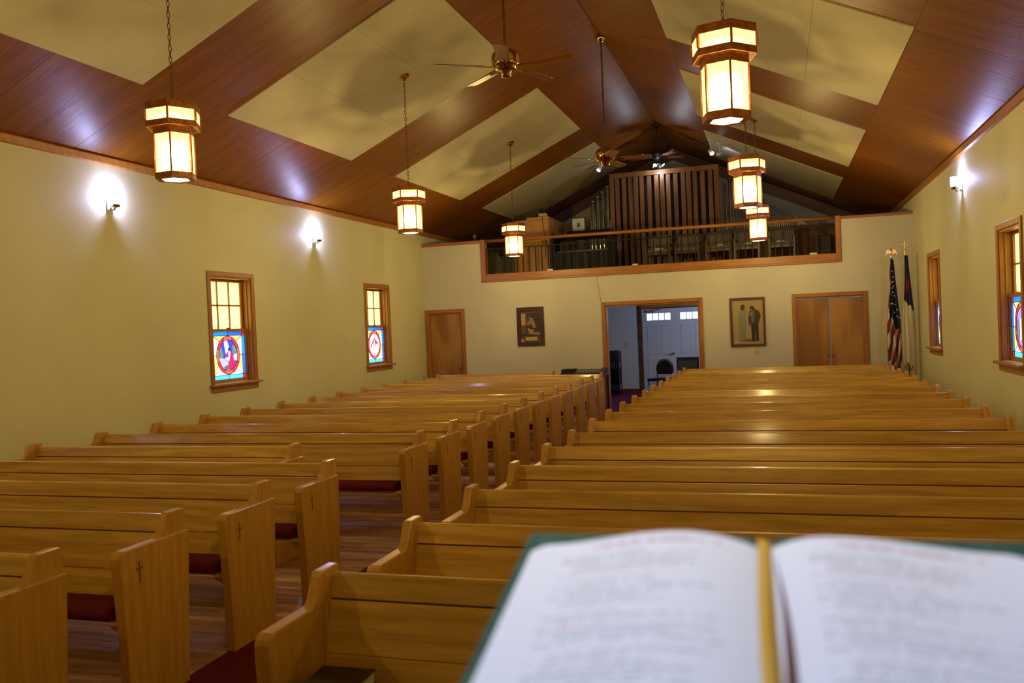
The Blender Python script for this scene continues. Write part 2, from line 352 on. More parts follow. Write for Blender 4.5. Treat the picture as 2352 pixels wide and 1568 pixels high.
def sash_scene(kind):
    sc = SC[kind]
    def fn(u, v):
        bu, bv = .085, .085
        if (u < bu or u > 1-bu) and (v < bv or v > 1-bv): return ('c', RED)
        if v > 1-bv: return ('t%d' % (u > .5), BLUE if u > .5 else BLUE2)
        if v < bv: return ('b%d' % (u > .5), CYAN)
        if u < bu: return ('l%d' % (v > .5), BLUE if v > .5 else BLUE2)
        if u > 1-bu: return ('r%d' % (v > .5), BLUE2 if v > .5 else BLUE)
        ex, ez = (u-.5)/.335, (v-.5)/.405
        r = math.hypot(ex, ez)
        if r > 1:
            up = abs(v-.5) > abs(u-.5)*.95
            if up: return ('q_up', YEL if v > .5 else WHI)
            return ('q_sd%d%d' % (u > .5, v > .5), (PALE if (u > .5) else WHI) if v > .5 else YEL)
        if r > .80:
            a = math.degrees(math.atan2(ez, ex)) % 360
            return ('ring%d' % int(((a+22) % 360)//45), RED2 if int(((a+22) % 360)//45) % 2 == 0 else RED)
        p = (ex/.8, ez/.8); col = sc[0][0]; key = 0
        for k, (c, poly) in enumerate(sc[1:], 1):
            if inpoly(p, poly): col, key = c, k
        return ('s%d' % key, col)
    return fn
LEAD = plain('lead_came', (.03, .03, .035), .5, .5)
def window(n, side, yc, kind):
    # built along +y on the left wall (outside at -x); mirrored for the right wall
    xw = WL if side < 0 else WR; sx = -1 if side < 0 else 1     # sx: outward
    def X(a, b): return (min(xw+sx*a, xw+sx*b), max(xw+sx*a, xw+sx*b))
    root = empty('window_%d' % n, (0, 0, 0), kind='structure')
    y0, y1 = yc-WH, yc+WH
    # casing on the wall
    for (a, b, c, d) in ((y0-.065, y0, WZ0-.005, WZ1+.065), (y1, y1+.065, WZ0-.005, WZ1+.065), (y0, y1, WZ1, WZ1+.065)):
        x0, x1 = X(-.02, 0); MB().box(x0, x1, a, b, c, d).build('casing', TRIMW if d-c > .2 else TRIMX, root, .003, 1)
    x0, x1 = X(-.075, .17); MB().box(x0, x1, y0-.095, y1+.095, WZ0-.032, WZ0-.002).build('sill', TRIMX, root, .006)
    x0, x1 = X(-.022, 0); MB().box(x0, x1, y0-.065, y1+.065, WZ0-.105, WZ0-.032).build('apron', TRIMX, root, .004, 1)
    # jamb lining
    x0, x1 = X(0, .2)
    for (a, b, c, d) in ((y0, y0+.02, WZ0, WZ1), (y1-.02, y1, WZ0, WZ1), (y0+.02, y1-.02, WZ1-.02, WZ1)): MB().box(x0, x1, a, b, c, d).build('jamb', TRIMW, root)
    x0, x1 = X(.05, .065)
    for a, b in ((y0+.02, y0+.035), (y1-.035, y1-.02)): MB().box(x0, x1, a, b, WZ0, WZ1-.02).build('stop', TRIMW, root)
    ym, zm = y0+.02, (WZ0+WZ1)/2-.01
    # upper sash: further out; lower sash: inside
    def sash(nm, z0, z1, xa, xb, mat):
        x0, x1 = X(xa, xb); fr = MB(); w_ = .045
        fr.box(x0, x1, y0+.022, y0+.022+w_, z0, z1).box(x0, x1, y1-.022-w_, y1-.022, z0, z1).box(x0, x1, y0+.022+w_, y1-.022-w_, z0, z0+w_).box(x0, x1, y0+.022+w_, y1-.022-w_, z1-w_*.8, z1)
        return fr.build(nm, mat, root), (y0+.022+w_, y1-.022-w_, z0+w_, z1-w_*.8)
    up, (a0, a1, b0, b1) = sash('upper_sash', zm-.02, WZ1-.02, .12, .16, TRIMW)
    mun = MB(); x0, x1 = X(.125, .15)
    for k in (1, 2): yy = a0+(a1-a0)*k/3; mun.box(x0, x1, yy-.009, yy+.009, b0, b1)
    zz = (b0+b1)/2; mun.box(x0, x1, a0, a1, zz-.009, zz+.009); mun.build('muntin', TRIMW, up)
    xp = xw+sx*.14
    for k in range(3):
        for j in range(2):
            ya, yb = a0+(a1-a0)*k/3+(.009 if k else 0), a0+(a1-a0)*(k+1)/3-(.009 if k < 2 else 0); za, zb = b0+(zz-b0)*j*1+(.009 if j else 0), (zz-.009 if j == 0 else b1)
            if j: za = zz+.009
            me = bpy.data.meshes.new('pane'); me.from_pydata([(xp, ya, za), (xp, yb, za), (xp, yb, zb), (xp, ya, zb)], [], [(0, 1, 2, 3)]); me.materials.append(stained((1.2, .98, .27))); obj('pane', me, up)
    lo, (a0, a1, b0, b1) = sash('lower_sash', WZ0, zm+.025, .07, .11, TRIMW)
    xp = xw+sx*.09
    mirror = side > 0
    fn = sash_scene(kind); fn2 = (lambda u, v: fn(1-u, v)) if mirror else fn
    raster_window(lo, a0, a1, b0, b1, xp, fn2)
    ld = MB(); xl = xw+sx*.088; W_, H_ = a1-a0, b1-b0
    def ln(u0, v0, u1, v1): ld.tube([(xl, a0+W_*u0, b0+H_*v0), (xl, a0+W_*u1, b0+H_*v1)], .0035, 4)
    for q in (.085, .915): ln(q, 0, q, 1); ln(0, q, 1, q)
    for q in ((.5, 0, .5, .095), (.5, .905, .5, 1), (0, .5, .165, .5), (.835, .5, 1, .5), (.085, .085, .27, .21), (.915, .085, .73, .21), (.085, .915, .27, .79), (.915, .915, .73, .79)): ln(*q)
    for rr, nn in ((1, 40), (.8, 36)):
        ld.tube([(xl, a0+W_*(.5+.335*rr*math.cos(2*PI*i/nn)), b0+H_*(.5+.405*rr*math.sin(2*PI*i/nn))) for i in range(nn)], .004, 4, closed=True)
    for i in range(8):
        a = math.radians(45*i+22.5); ln(.5+.335*.8*math.cos(a), .5+.405*.8*math.sin(a), .5+.335*math.cos(a), .5+.405*math.sin(a))
    ld.build('lead_came', LEAD, lo)
    x0, x1 = X(.055, .085); MB().box(x0, x1, yc-.03, yc+.03, zm+.025, zm+.04).build('sash_lock', BRASS, lo, .004, 1)
for i, (sd, yc, k) in enumerate([(-1, LWINS[1], 'kneel'), (-1, LWINS[2], 'flock'), (1, RWINS[1], 'crowd'), (1, RWINS[2], 'flock'), (-1, LWINS[0], 'crowd'), (1, RWINS[0], 'kneel')]): window(i+1, sd, yc, k)

# ------------------------------------------------------------------ doors and trim of the rear wall
def casing_set(n, x0, x1, z1, y, depth=.022, w_=.075, mat=TRIMW):
    r = empty('trim_%d' % n, (0, 0, 0), kind='structure')
    MB().box(x0-w_, x0, y-depth, y, 0, z1+w_).build('casing', mat, r, .004, 1); MB().box(x1, x1+w_, y-depth, y, 0, z1+w_).build('casing', mat, r, .004, 1)
    MB().box(x0, x1, y-depth, y, z1, z1+w_).build('casing', TRIMX, r, .004, 1)
    MB().box(x0, x0+.02, y, y+.16, 0, z1).box(x1-.02, x1, y, y+.16, 0, z1).box(x0+.02, x1-.02, y, y+.16, z1-.02, z1).build('jamb', mat, r)
    return r
casing_set(5, -6.83, -6.11, 2.085, D, w_=.068); casing_set(6, -3.165, -1.40, 2.075, D, w_=.07); casing_set(7, .315, 1.455, 2.055, D, w_=.067)
d = empty('door_1', (0, 0, 0), kind='structure'); MB().box(-6.808, -6.132, D+.03, D+.07, .01, 2.063).build('door_leaf', DOORW, d, .003, 1)
MB().lathe([(0, 0), (.026, 0), (.026, .006), (.011, .012), (.011, .035), (.024, .045), (.028, .06), (.018, .072), (0, .074)], 14).build('door_knob', BRASS, d, loc=(-6.175, D+.03, .955)).rotation_euler = (PI/2, 0, 0)
d = empty('door_2', (0, 0, 0), kind='structure')
for a, b in ((.338, .878), (.892, 1.432)):
    MB().box(a, b, D+.03, D+.06, .012, 2.02).build('door_leaf', DOORW, d, .003, 1)
for a in (.845, .925): MB().lathe([(0, 0), (.008, 0), (.008, .015), (.016, .022), (.017, .03), (0, .036)], 10).build('door_knob', DARKW, d, loc=(a, D+.03, 1.0)).rotation_euler = (PI/2, 0, 0)
# loft front: apron board, end posts, caps
r = empty('trim_8', (0, 0, 0), kind='structure')
MB().box(BX0, BX1, D-.03, D+.15, 2.655, 2.69).build('moulding', TRIMX, r, .004, 1)
MB().box(BX0+.09, BX1-.085, D-.012, D+.15, 2.69, 2.815).build('apron_board', TRIMX, r, .004, 1)
MB().box(BX0, BX0+.09, D-.026, D+.15, 2.69, 3.51).build('post', TRIMW, r, .004, 1); MB().box(BX1-.085, BX1, D-.026, D+.15, 2.69, 3.475).build('post', TRIMW, r, .004, 1)
MB().box(WL, BX0, D-.03, D+.17, 3.44, 3.50).build('cap', TRIMX, r, .005, 1); MB().box(BX1, WR, D-.03, D+.17, 3.41, 3.46).build('cap', TRIMX, r, .005, 1)

# ------------------------------------------------------------------ loft railing
rail = empty('loft_railing', ((BX0+BX1)/2, D+.06, 2.815), 'black wrought iron railing with wooden handrail along the loft edge', 'railing')
cx = (BX0+BX1)/2; hw = (BX1-BX0)/2-.088
MB().tube([(-hw, 0, .665), (hw, 0, .635)], .032, 10).build('handrail', TRIMX, rail)
MB().box(-hw, hw, -.01, .01, .495, .515).build('cross_rail', IRON, rail); MB().box(-hw, hw, -.008, .008, .628, .64).build('top_rail', IRON, rail)
pk = MB().box(-.0095, .0095, -.0095, .0095, 0, .505).mesh('picket', IRON); n_p = 51
def spiral(c, r0, turns, a0, flip=1, n=22):
    return [(c[0]+flip*r0*(1-.8*t/n)*math.cos(a0+turns*2*PI*t/n), 0, c[1]+r0*(1-.8*t/n)*math.sin(a0+turns*2*PI*t/n)) for t in range(n+1)]
sc_up = MB()
sc_up.tube(spiral((-.035, .05), .035, 1.3, 0, -1)[::-1]+[(.0, 0, .0)]+spiral((.035, .05), .035, 1.3, 0, 1), .0045, 4)
scm = sc_up.mesh('scroll', IRON)
for i in range(n_p+1):
    x = -hw+2*hw*i/n_p
    if i in (2, n_p-2): continue
    o = obj('picket', pk, rail, (x, 0, 0))
for i in range(1, n_p, 4): obj('scroll', scm, rail, (-hw+2*hw*(i+.5)/n_p, 0, .518))
for sx in (-1, 1):
    s_ = MB(); c0 = spiral((.03, .40), .042, 1.2, PI*.9)[::-1]; c1 = spiral((-.03, .09), .042, 1.2, -PI*.1)
    s_.tube(c0+[(.0, 0, .30), (.045, 0, .2)]+[(.02, 0, .10)]+c1, .005, 4); o = s_.build('scroll_panel', IRON, rail, loc=(sx*(hw-.215), 0, .01))
    if sx > 0: o.scale.x = -1
for i, (x, wd) in enumerate([(-4.225, .11), (-2.555, .10), (.645, .12)]):
    tag(MB().box(-wd/2, wd/2, -.012, .012, 0, .03).build('name_card', PAPER, None, .002, 1, loc=(x, D+.008, 2.815)), ['pale card on the loft sill in front of the blonde cabinet', 'pale card on the loft sill below the slatted organ screen', 'pale card at the right end of the loft sill'][i], 'card', 'cards on the loft sill')

# ------------------------------------------------------------------ pews
PEW = [(-.425, 0), (-.435, .35), (-.462, .70), (-.462, .742), (-.452, .764), (-.43, .774), (.022, .774), (.03, .766), (.03, .70), (-.01, 0)]
EAR = [(-.185, .762), (-.168, .784), (-.15, .80), (-.118, .868), (-.108, .882), (-.095, .886), (.012, .886), (.022, .876), (.028, .762)]
end_me = MB().prism(PEW, -.0275, .0275, 'x').mesh('end_panel', OAKV, .006, 2)
ear_me = MB().prism(EAR, -.021, .021, 'x').mesh('ear', OAKV, .005, 2)
def bar(a0, a1, y0, z0, y1, z1, th):   # board along x, leaning: from (y0,z0) up to (y1,z1)
    dy, dz = y1-y0, z1-z0; l = math.hypot(dy, dz); ny_, nz = dz/l*th, -dy/l*th
    return MB().prism([(y0, z0), (y1, z1), (y1+ny_, z1+nz), (y0+ny_, z0+nz)], a0, a1, 'x')
cross_me = MB().box(0, .0016, -.004, .004, 0, .105).box(0, .0016, -.024, .024, .066, .074).mesh('cross_inlay', plain('cross_stain', (.17, .075, .014), .5))
br_me = MB().prism([(-.405, .425), (-.41, .412), (-.385, .385), (-.33, .345), (-.20, .335), (-.20, .425)], -.04, .04, 'x').mesh('seat_bracket', OAK, .006, 1)
ORD = ['first', 'second', 'third', 'fourth', 'fifth', 'sixth', 'seventh', 'eighth', 'ninth', 'tenth', 'eleventh', 'twelfth', 'thirteenth', 'fourteenth', 'fifteenth', 'sixteenth', 'seventeenth']
_pm = {}
def pew_parts(L):
    if L in _pm: return _pm[L]
    a = L/2-.026
    tr = MB().prism([(-.052, .772), (-.032, .85), (-.026, .858), (-.012, .860), (.002, .852), (-.018, .772)], -a, a, 'x').mesh('top_rail', OAK, .004, 2)
    b1 = bar(-a, a, -.100, .585, -.055, .767, .022).mesh('back_board', OAK, .003, 1); b2 = bar(-a, a, -.140, .43, -.101, .582, .022).mesh('back_board', OAK, .003, 1)
    st = MB().prism([(-.335, .421), (-.34, .412), (-.33, .395), (-.12, .375), (-.12, .40)], -a, a, 'x').mesh('seat', OAK, .004, 1)
    cu = MB().prism([(-.43, .45), (-.425, .478), (-.40, .492), (-.30, .497), (-.16, .470), (-.15, .45), (-.16, .412), (-.41, .428)], -a+.07, a-.07, 'x').mesh('cushion', CUSH, .014, 3)
    jt = MB().prism([(-.050, .755), (-.044, .782), (-.036, .782), (-.042, .755)], -a, a, 'x').mesh('seam_strip', DARKW)  # dark strip added behind the open seam to draw its dark line
    bk = MB().box(-.32, .32, .02, .075, .50, .515).box(-.32, .32, .07, .078, .50, .60).box(-.32, -.31, -.01, .07, .515, .60).box(.31, .32, -.01, .07, .515, .60).mesh('hymnal_rack', OAK)
    _pm[L] = (tr, b1, b2, st, cu, bk, jt); return _pm[L]
def pew(name, x0, x1, y, label, group, aisle):
    L = round(x1-x0, 3); r = empty(name, ((x0+x1)/2, y, 0), label, 'pew', group)
    tr, b1, b2, st, cu, bk, jt = pew_parts(L)
    for nm, me in (('top_rail', tr), ('back_board', b1), ('back_board', b2), ('seat', st), ('cushion', cu), ('seam_strip', jt)): obj(nm, me, r)
    for s in (-1, 1):
        e = obj('end_panel', end_me, r, (s*L/2, 0, 0))
        obj('ear', ear_me, e, (-s*.0075, 0, 0))
        obj('seat_bracket', br_me, r, (s*(L/2-.068), 0, 0))
        if s == aisle:
            c = obj('cross_inlay', cross_me, e, (s*.0275, -.335, .60))
            if s < 0: c.rotation_euler.z = PI
    for q in (-.25, .25): obj('hymnal_rack', bk, r, (q*L, .02, 0))
    return r
yL0, sLs, yR0, sRs = 2.912, .798, 2.875, .8017
for i in range(17):
    x1 = -2.972
    lab = 'golden oak pew with red cushion, %s row from the front, left of the aisle' % ORD[i]
    if i == 4: x1 = -3.72; lab = 'shortened oak pew stopping before the aisle, fifth row on the left side'
    if i == 16: x1 = -4.05; lab = 'rearmost oak pew on the left side, beside the black mixing desk'
    pew('oak_pew', -6.36, x1, yL0+i*sLs, lab, 'oak pews in the left block', 1)
for i in range(17):
    pew('oak_pew', -1.642, 1.714, yR0+i*sRs, 'golden oak pew with red cushion, %s row from the front, right of the aisle' % ORD[i], 'oak pews in the right block', -1)
# two dark books on the front right pew
LEATH = plain('dark_brown_leather', (.022, .007, .004), .45)
for k, (dx, dz, rz, lab) in enumerate([(0.012, .498, -.05, 'lower of two dark brown leather books on the front right pew'), (0, .548, .03, 'upper of two dark brown leather books on the front right pew')]):
    r = empty('leather_book', (-1.45+dx, 2.52, dz), lab, 'book', 'leather books on the front pew', rz=rz)
    MB().box(-.10, .10, -.13, .13, .043, .047).build('cover', LEATH, r, .002, 1); MB().box(-.10, .10, -.13, .13, 0, .004).build('cover', LEATH, r, .002, 1)
    MB().box(-.10, -.096, -.13, .13, .004, .043).build('spine', LEATH, r); MB().box(-.095, .094, -.124, .124, .004, .043).build('page_block', PAPER, r)

# ------------------------------------------------------------------ lanterns
def hexring(r, z0, z1, rot=0):
    mb = MB(); vs = []
    for z in (z0, z1):
        for rr in (r, r-.006):
            for i in range(6): vs.append((rr*math.cos(PI/3*i), rr*math.sin(PI/3*i), z))
    fs = []
    for i in range(6):
        j = (i+1) % 6; fs += [(i, j, 12+j, 12+i), (6+i, 18+i, 18+j, 6+j), (i, 6+i, 6+j, j), (12+i, 12+j, 18+j, 18+i)]
    return mb.add(vs, fs)
def make_lantern():
    # origin at the bottom of the lantern
    r = empty('hanging_lantern', (0, 0, 0), '', 'lantern', 'copper lanterns hanging over the pews')
    RB, RH = .152, .207
    hexring(RB+.004, 0, .045).build('bottom_band', COPPER, r)
    hexring(RB+.004, .335, .385).build('middle_band', COPPER, r)
    hexring(RH, .385, .43).build('head_lower_band', COPPER, r); hexring(RH, .515, .565).build('head_upper_band', COPPER, r)
    # underside of the head, top cap
    mb = MB(); vs = [(q*math.cos(PI/3*i), q*math.sin(PI/3*i), .386) for q in (RB-.004, RH-.002) for i in range(6)]; mb.add(vs, [(i, (i+1) % 6, 6+(i+1) % 6, 6+i) for i in range(6)]); mb.build('head_underside', COPPER, r)
    mb = MB(); mb.prism([(RH*math.cos(PI/3*i), RH*math.sin(PI/3*i)) for i in range(6)], .563, .569, 'z'); mb.lathe([(.10, .568), (.09, .59), (.03, .598), (0, .598)], 6, smooth=False); mb.build('top_cap', COPPER, r)
    mb = MB(); mb.lathe([(RB, .0), (RB-.045, .0)], 6, smooth=False); mb.build('bottom_lip', COPPER, r)
    gb = MB(); gb.prism([((RB-.044)*math.cos(PI/3*i), (RB-.044)*math.sin(PI/3*i)) for i in range(6)], .004, .007, 'z'); gb.build('diffuser', LENS, r)
    def pane(rad, z0, z1, inset):
        a = rad*math.cos(PI/6)-.004; h = rad/2-inset
        return MB().box(a-.003, a, -h, h, z0, z1)
    pb = pane(RB, .045, .335, .006).mesh('glass_pane', LANTGLASS); ph = pane(RH, .43, .515, .008).mesh('glass_pane', LANTGLASS)
    bb = MB().box(-.006, .006, -.006, .006, .045, .335).mesh('corner_bar', COPPER); bh = MB().box(-.007, .007, -.007, .007, .43, .515).mesh('corner_bar', COPPER)
    for i in range(6):
        a = PI/3*i
        o = obj('glass_pane', pb, r); o.rotation_euler.z = a+PI/6
        o = obj('glass_pane', ph, r); o.rotation_euler.z = a+PI/6
        o = obj('corner_bar', bb, r, (RB*math.cos(a), RB*math.sin(a), 0)); o.rotation_euler.z = a
        o = obj('corner_bar', bh, r, (RH*math.cos(a), RH*math.sin(a), 0)); o.rotation_euler.z = a
    MB().lathe([(0, 0), (.07, .01), (.10, .05), (.10, .20), (.07, .26), (0, .28)], 16, (0, 0, .03)).lathe([(0, 0), (.04, .01), (.065, .05), (.065, .17), (.04, .22), (0, .24)], 16, (0, 0, .05)).lathe([(0, 0), (.12, .01), (.13, .04), (0, .06)], 16, (0, 0, .445)).build('inner_glass', BULB, r)
    return r
LROOT = make_lantern()
def link_chain(z0, z1):
    mb = MB(); n = int((z1-z0)/.042); st = (z1-z0)/n
    for i in range(n):
        zc = z0+st*(i+.5); pts = []
        for k in range(10):
            a = 2*PI*k/10; u = .011*math.cos(a); v = (.026)*math.sin(a); pts.append((u, 0, zc+v) if i % 2 else (0, u, zc+v))
        mb.tube(pts, .0032, 4, closed=True)
    return mb
LN = [(-4.36, 5.59, .995, 'copper lantern on a chain on the left side, nearest the pulpit'), (-4.365, 10.015, .41, 'copper lantern on the left side, middle one of three'), (-4.35, 14.445, .21, 'copper lantern on the left side, farthest, in front of the blonde cabinet'),
      (-.265, 5.59, .80, 'largest copper lantern in view, high on the right, nearest the pulpit'), (-.275, 10.1, .21, 'copper lantern on the right side, middle one overlapping the clock'), (-.255, 14.6, .52, 'copper lantern on the right side, farthest, in front of the loft railing'),
      (-4.36, 1.16, .35, 'unseen copper lantern added for light over the platform, left of the pulpit'), (-.265, 1.16, .6, 'unseen copper lantern added for light directly above the pulpit')]  # this pair is out of view, added to light pews and book
for i, (x, y, rot, lab) in enumerate(LN):
    o = LROOT if i == 0 else copy_tree(LROOT)
    zb = 2.972; o.location = (x, y, zb); o.rotation_euler.z = rot; o['label'] = lab
    zc = ZR-abs(x-XR)*math.tan(ANG)-.03
    link_chain(.598, zc-zb-.03).build('chain', BRONZE, o)
    cpy = MB().lathe([(0, -.055), (.015, -.05), (.022, -.035), (.05, -.02), (.062, -.004), (.062, .045), (0, .045)], 14).build('canopy', COPPER, o, loc=(0, 0, zc-zb+.01))
    lamp('lantern_bulb_light', 'POINT', (0, 0, .19), LANTERN_W, WARM, o, shadow_soft_size=.045)

# ------------------------------------------------------------------ sconces
def sconce(x, y, z, sx, lab):
    r = empty('wall_sconce', (x, y, z), lab, 'sconce', 'white glass wall sconces', rz=0 if sx > 0 else PI)
    MB().box(0, .02, -.045, .045, -.05, .05).build('back_plate', WHITE, r, .006)
    MB().tube([(.015, 0, -.02), (.06, 0, -.045), (.085, 0, -.02)], .012, 8).build('arm', CHROME, r)
    MB().lathe([(0, -.025), (.04, -.02), (.05, 0), (.05, .012)], 16, (.085, 0, 0)).build('cup', CHROME, r)
    MB().lathe([(.046, .004), (.052, .05), (.052, .13), (.047, .135)], 18, (.085, 0, 0)).build('shade', OPAL, r)
    lamp('sconce_light', 'POINT', (.085, 0, .10), SCONCE_W, COOL, r, shadow_soft_size=.03)
sconce(WL, 7.73, 3.24, 1, 'white glass wall sconce on the left wall, nearest the pulpit'); sconce(WL, 12.07, 3.225, 1, 'white glass wall sconce between the two left windows')
sconce(WR, 12.2, 3.28, -1, 'white glass wall sconce on the right wall')

# ------------------------------------------------------------------ ceiling fans
BLADEW = wood('fan_blade_wood', (.16, .05, .012), (.26, .095, .025), (1, 12, 12), 4, .35)
def fan(y, zt, zb, a0, lab, blade=BLADEW, metal=BRASS, rad=.66, lights=0, hs=1):
    # zb: bottom plane of the blades; zt: ceiling
    r = empty('ceiling_fan', (XR, y, zb), lab, 'fan', 'ceiling fans on the ridge')
    MB().lathe([(0, -.09), (.02, -.085), (.045, -.06), (.075, -.03), (.085, 0), (0, 0)], 18, (0, 0, zt-zb)).build('canopy', metal if not lights else BLACK, r)
    MB().lathe([(.013, .17), (.013, zt-zb-.05)], 10).build('down_rod', DARKW if not lights else BLACK, r)
    MB().lathe([(0, .18), (.05, .18), (.09, .172), (.125, .145), (.135, .10), (.13, .04), (.12, .025), (.10, .015), (.10, .0), (.07, -.01), (.05, -.015), (.05, -.06), (.035, -.075), (0, -.078)], 28).build('motor_housing', metal, r).scale = (hs, hs, 1)
    bl = MB()
    prof = [(.22, .055), (.26, .06), (.6, .068), (.64, .06), (rad, .035)]
    pts = [(p, q) for p, q in prof]+[(p, -q) for p, q in prof[::-1]]
    bl.prism(pts, -.004, .004, 'z'); bm_ = bl.mesh('blade', blade, .002, 1)
    ir = MB().box(.10, .27, -.016, .016, -.008, .004).mesh('blade_iron', metal, .003, 1)
    for k in range(5):
        a = math.radians(a0+72*k); b = obj('blade', bm_, r, (0, 0, .02)); b.rotation_euler = (math.radians(-12), 0, a); b.rotation_mode = 'XYZ'
        i_ = obj('blade_iron', ir, b)
    if lights:
        MB().lathe([(0, 0), (.055, 0), (.05, -.05), (.02, -.06), (0, -.06)], 16, (0, 0, -.08)).build('light_fitting', BLACK, r)
        sh = MB().lathe([(.02, 0), (.03, -.01), (.045, -.08)], 14).mesh('spot_shade', BLACK); ln = MB().lathe([(0, -.074), (.043, -.074)], 14).mesh('spot_lens', LAMPW)
        for k in range(lights):
            a = 2*PI*k/lights-1.9; s_ = obj('spot_shade', sh, r, (.07*math.cos(a), .07*math.sin(a), -.11)); s_.rotation_euler = (0, -.75, a); obj('spot_lens', ln, s_)
        lamp('fan_spot_light', 'POINT', (0, -.05, -.28), LOFT_W, (.78, .87, 1), r, shadow_soft_size=.06)
        MB().tube([(0, 0, -.14), (0, 0, -.30)], .002, 4).lathe([(0, -.03), (.007, -.02), (.005, 0), (0, 0)], 8, (0, 0, -.30)).build('pull_chain', CHROME, r)
    return r
fan(7.64, ZR-.02, 4.11, -5, 'polished brass ceiling fan nearest the pulpit')
fan(12.44, ZR-.02, 4.09, 5, 'brass ceiling fan in the middle, in front of the loft', hs=1.22)
fan(18.4, ZR-.02, 5.17, 25, 'dark ceiling fan with lit spotlights above the organ loft', DARKW, BLACK, .56, 4)
# ceiling spotlights
def spotlight(loc, aim, lab, mount_z, power=0):
    r = empty('ceiling_spotlight', loc, lab, 'spotlight', 'spotlights by the loft')
    MB().tube([(0, 0, mount_z), (0, 0, .03)], .008, 8).build('stem', WHITE, r)
    MB().lathe([(0, .03), (.05, .025), (.05, 0), (0, 0)], 14, (0, 0, mount_z)).build('mount', WHITE, r)
    h = MB().lathe([(0, .14), (.035, .13), (.045, .09), (.05, 0), (.044, 0)], 16, (0, 0, -.06)).build('lamp_head', WHITE, r); ln = MB().lathe([(0, -.058), (.046, -.058)], 16).build('lens', LAMPW, h)
    d = Vector(aim).normalized(); h.rotation_euler = d.to_track_quat('-Z', 'Y').to_euler()
    if power:
        l = lamp('spot_beam', 'SPOT', (0, 0, -.08), power, COOL, h, spot_size=1.5, spot_blend=.6, shadow_soft_size=.03)
cz = lambda x: ZR-abs(x-XR)*math.tan(ANG)
spotlight((-1.18, 18.0, 5.11), (.4, -.7, -.6), 'white spotlight on the ceiling right of the organ screen', cz(-1.18)-5.11-.02, 6)
spotlight((-1.02, 18.12, 5.08), (.46, .78, .12), 'white spotlight aimed along the ceiling towards the clock', cz(-1.02)-5.08-.02, 7)
spotlight((-3.62, 18.75, 5.13), (-.3, -.6, -.7), 'small white spotlight on the ceiling left of the organ screen', cz(-3.62)-5.13-.02, 0)

# ------------------------------------------------------------------ rear wall things
def picture(x0, x1, z0, z1, lab, kind):
    w_, h_ = x1-x0, z1-z0; r = empty('framed_picture', ((x0+x1)/2, D, z0), lab, 'picture', 'framed prints on the rear wall')
    t = .075 if kind == 0 else .042; X0, X1 = -w_/2, w_/2
    fr = MB(); fr.box(X0, X0+t, -.035, -.002, 0, h_).box(X1-t, X1, -.035, -.002, 0, h_).box(X0+t, X1-t, -.035, -.002, 0, t).box(X0+t, X1-t, -.035, -.002, h_-t, h_)
    fr.build('frame', FRAMED if kind == 0 else FRAME2, r)
    cols = PR[kind]; X0 += t; X1 -= t; zz0, zz1 = t, h_-t
    MB().box(X0, X1, -.014, -.003, zz0, zz1).build('backing', plain('print_ground', cols[0], .55), r)
    for k, (nm, c, poly) in enumerate(cols[1]):
        y = -.0142-.0007*(k+1)
        MB().prism([(X0+(X1-X0)*p[0], zz0+(zz1-zz0)*p[1]) for p in poly], y, -.014, 'y').build(nm, plain('print_'+nm, c, .55), r)
FRAMED = wood('dark_frame_wood', (.035, .010, .006), (.06, .018, .010), (8, 8, 1), 4, .4); FRAME2 = wood('brown_frame_wood', (.07, .022, .010), (.11, .038, .016), (8, 8, 1), 4, .4)
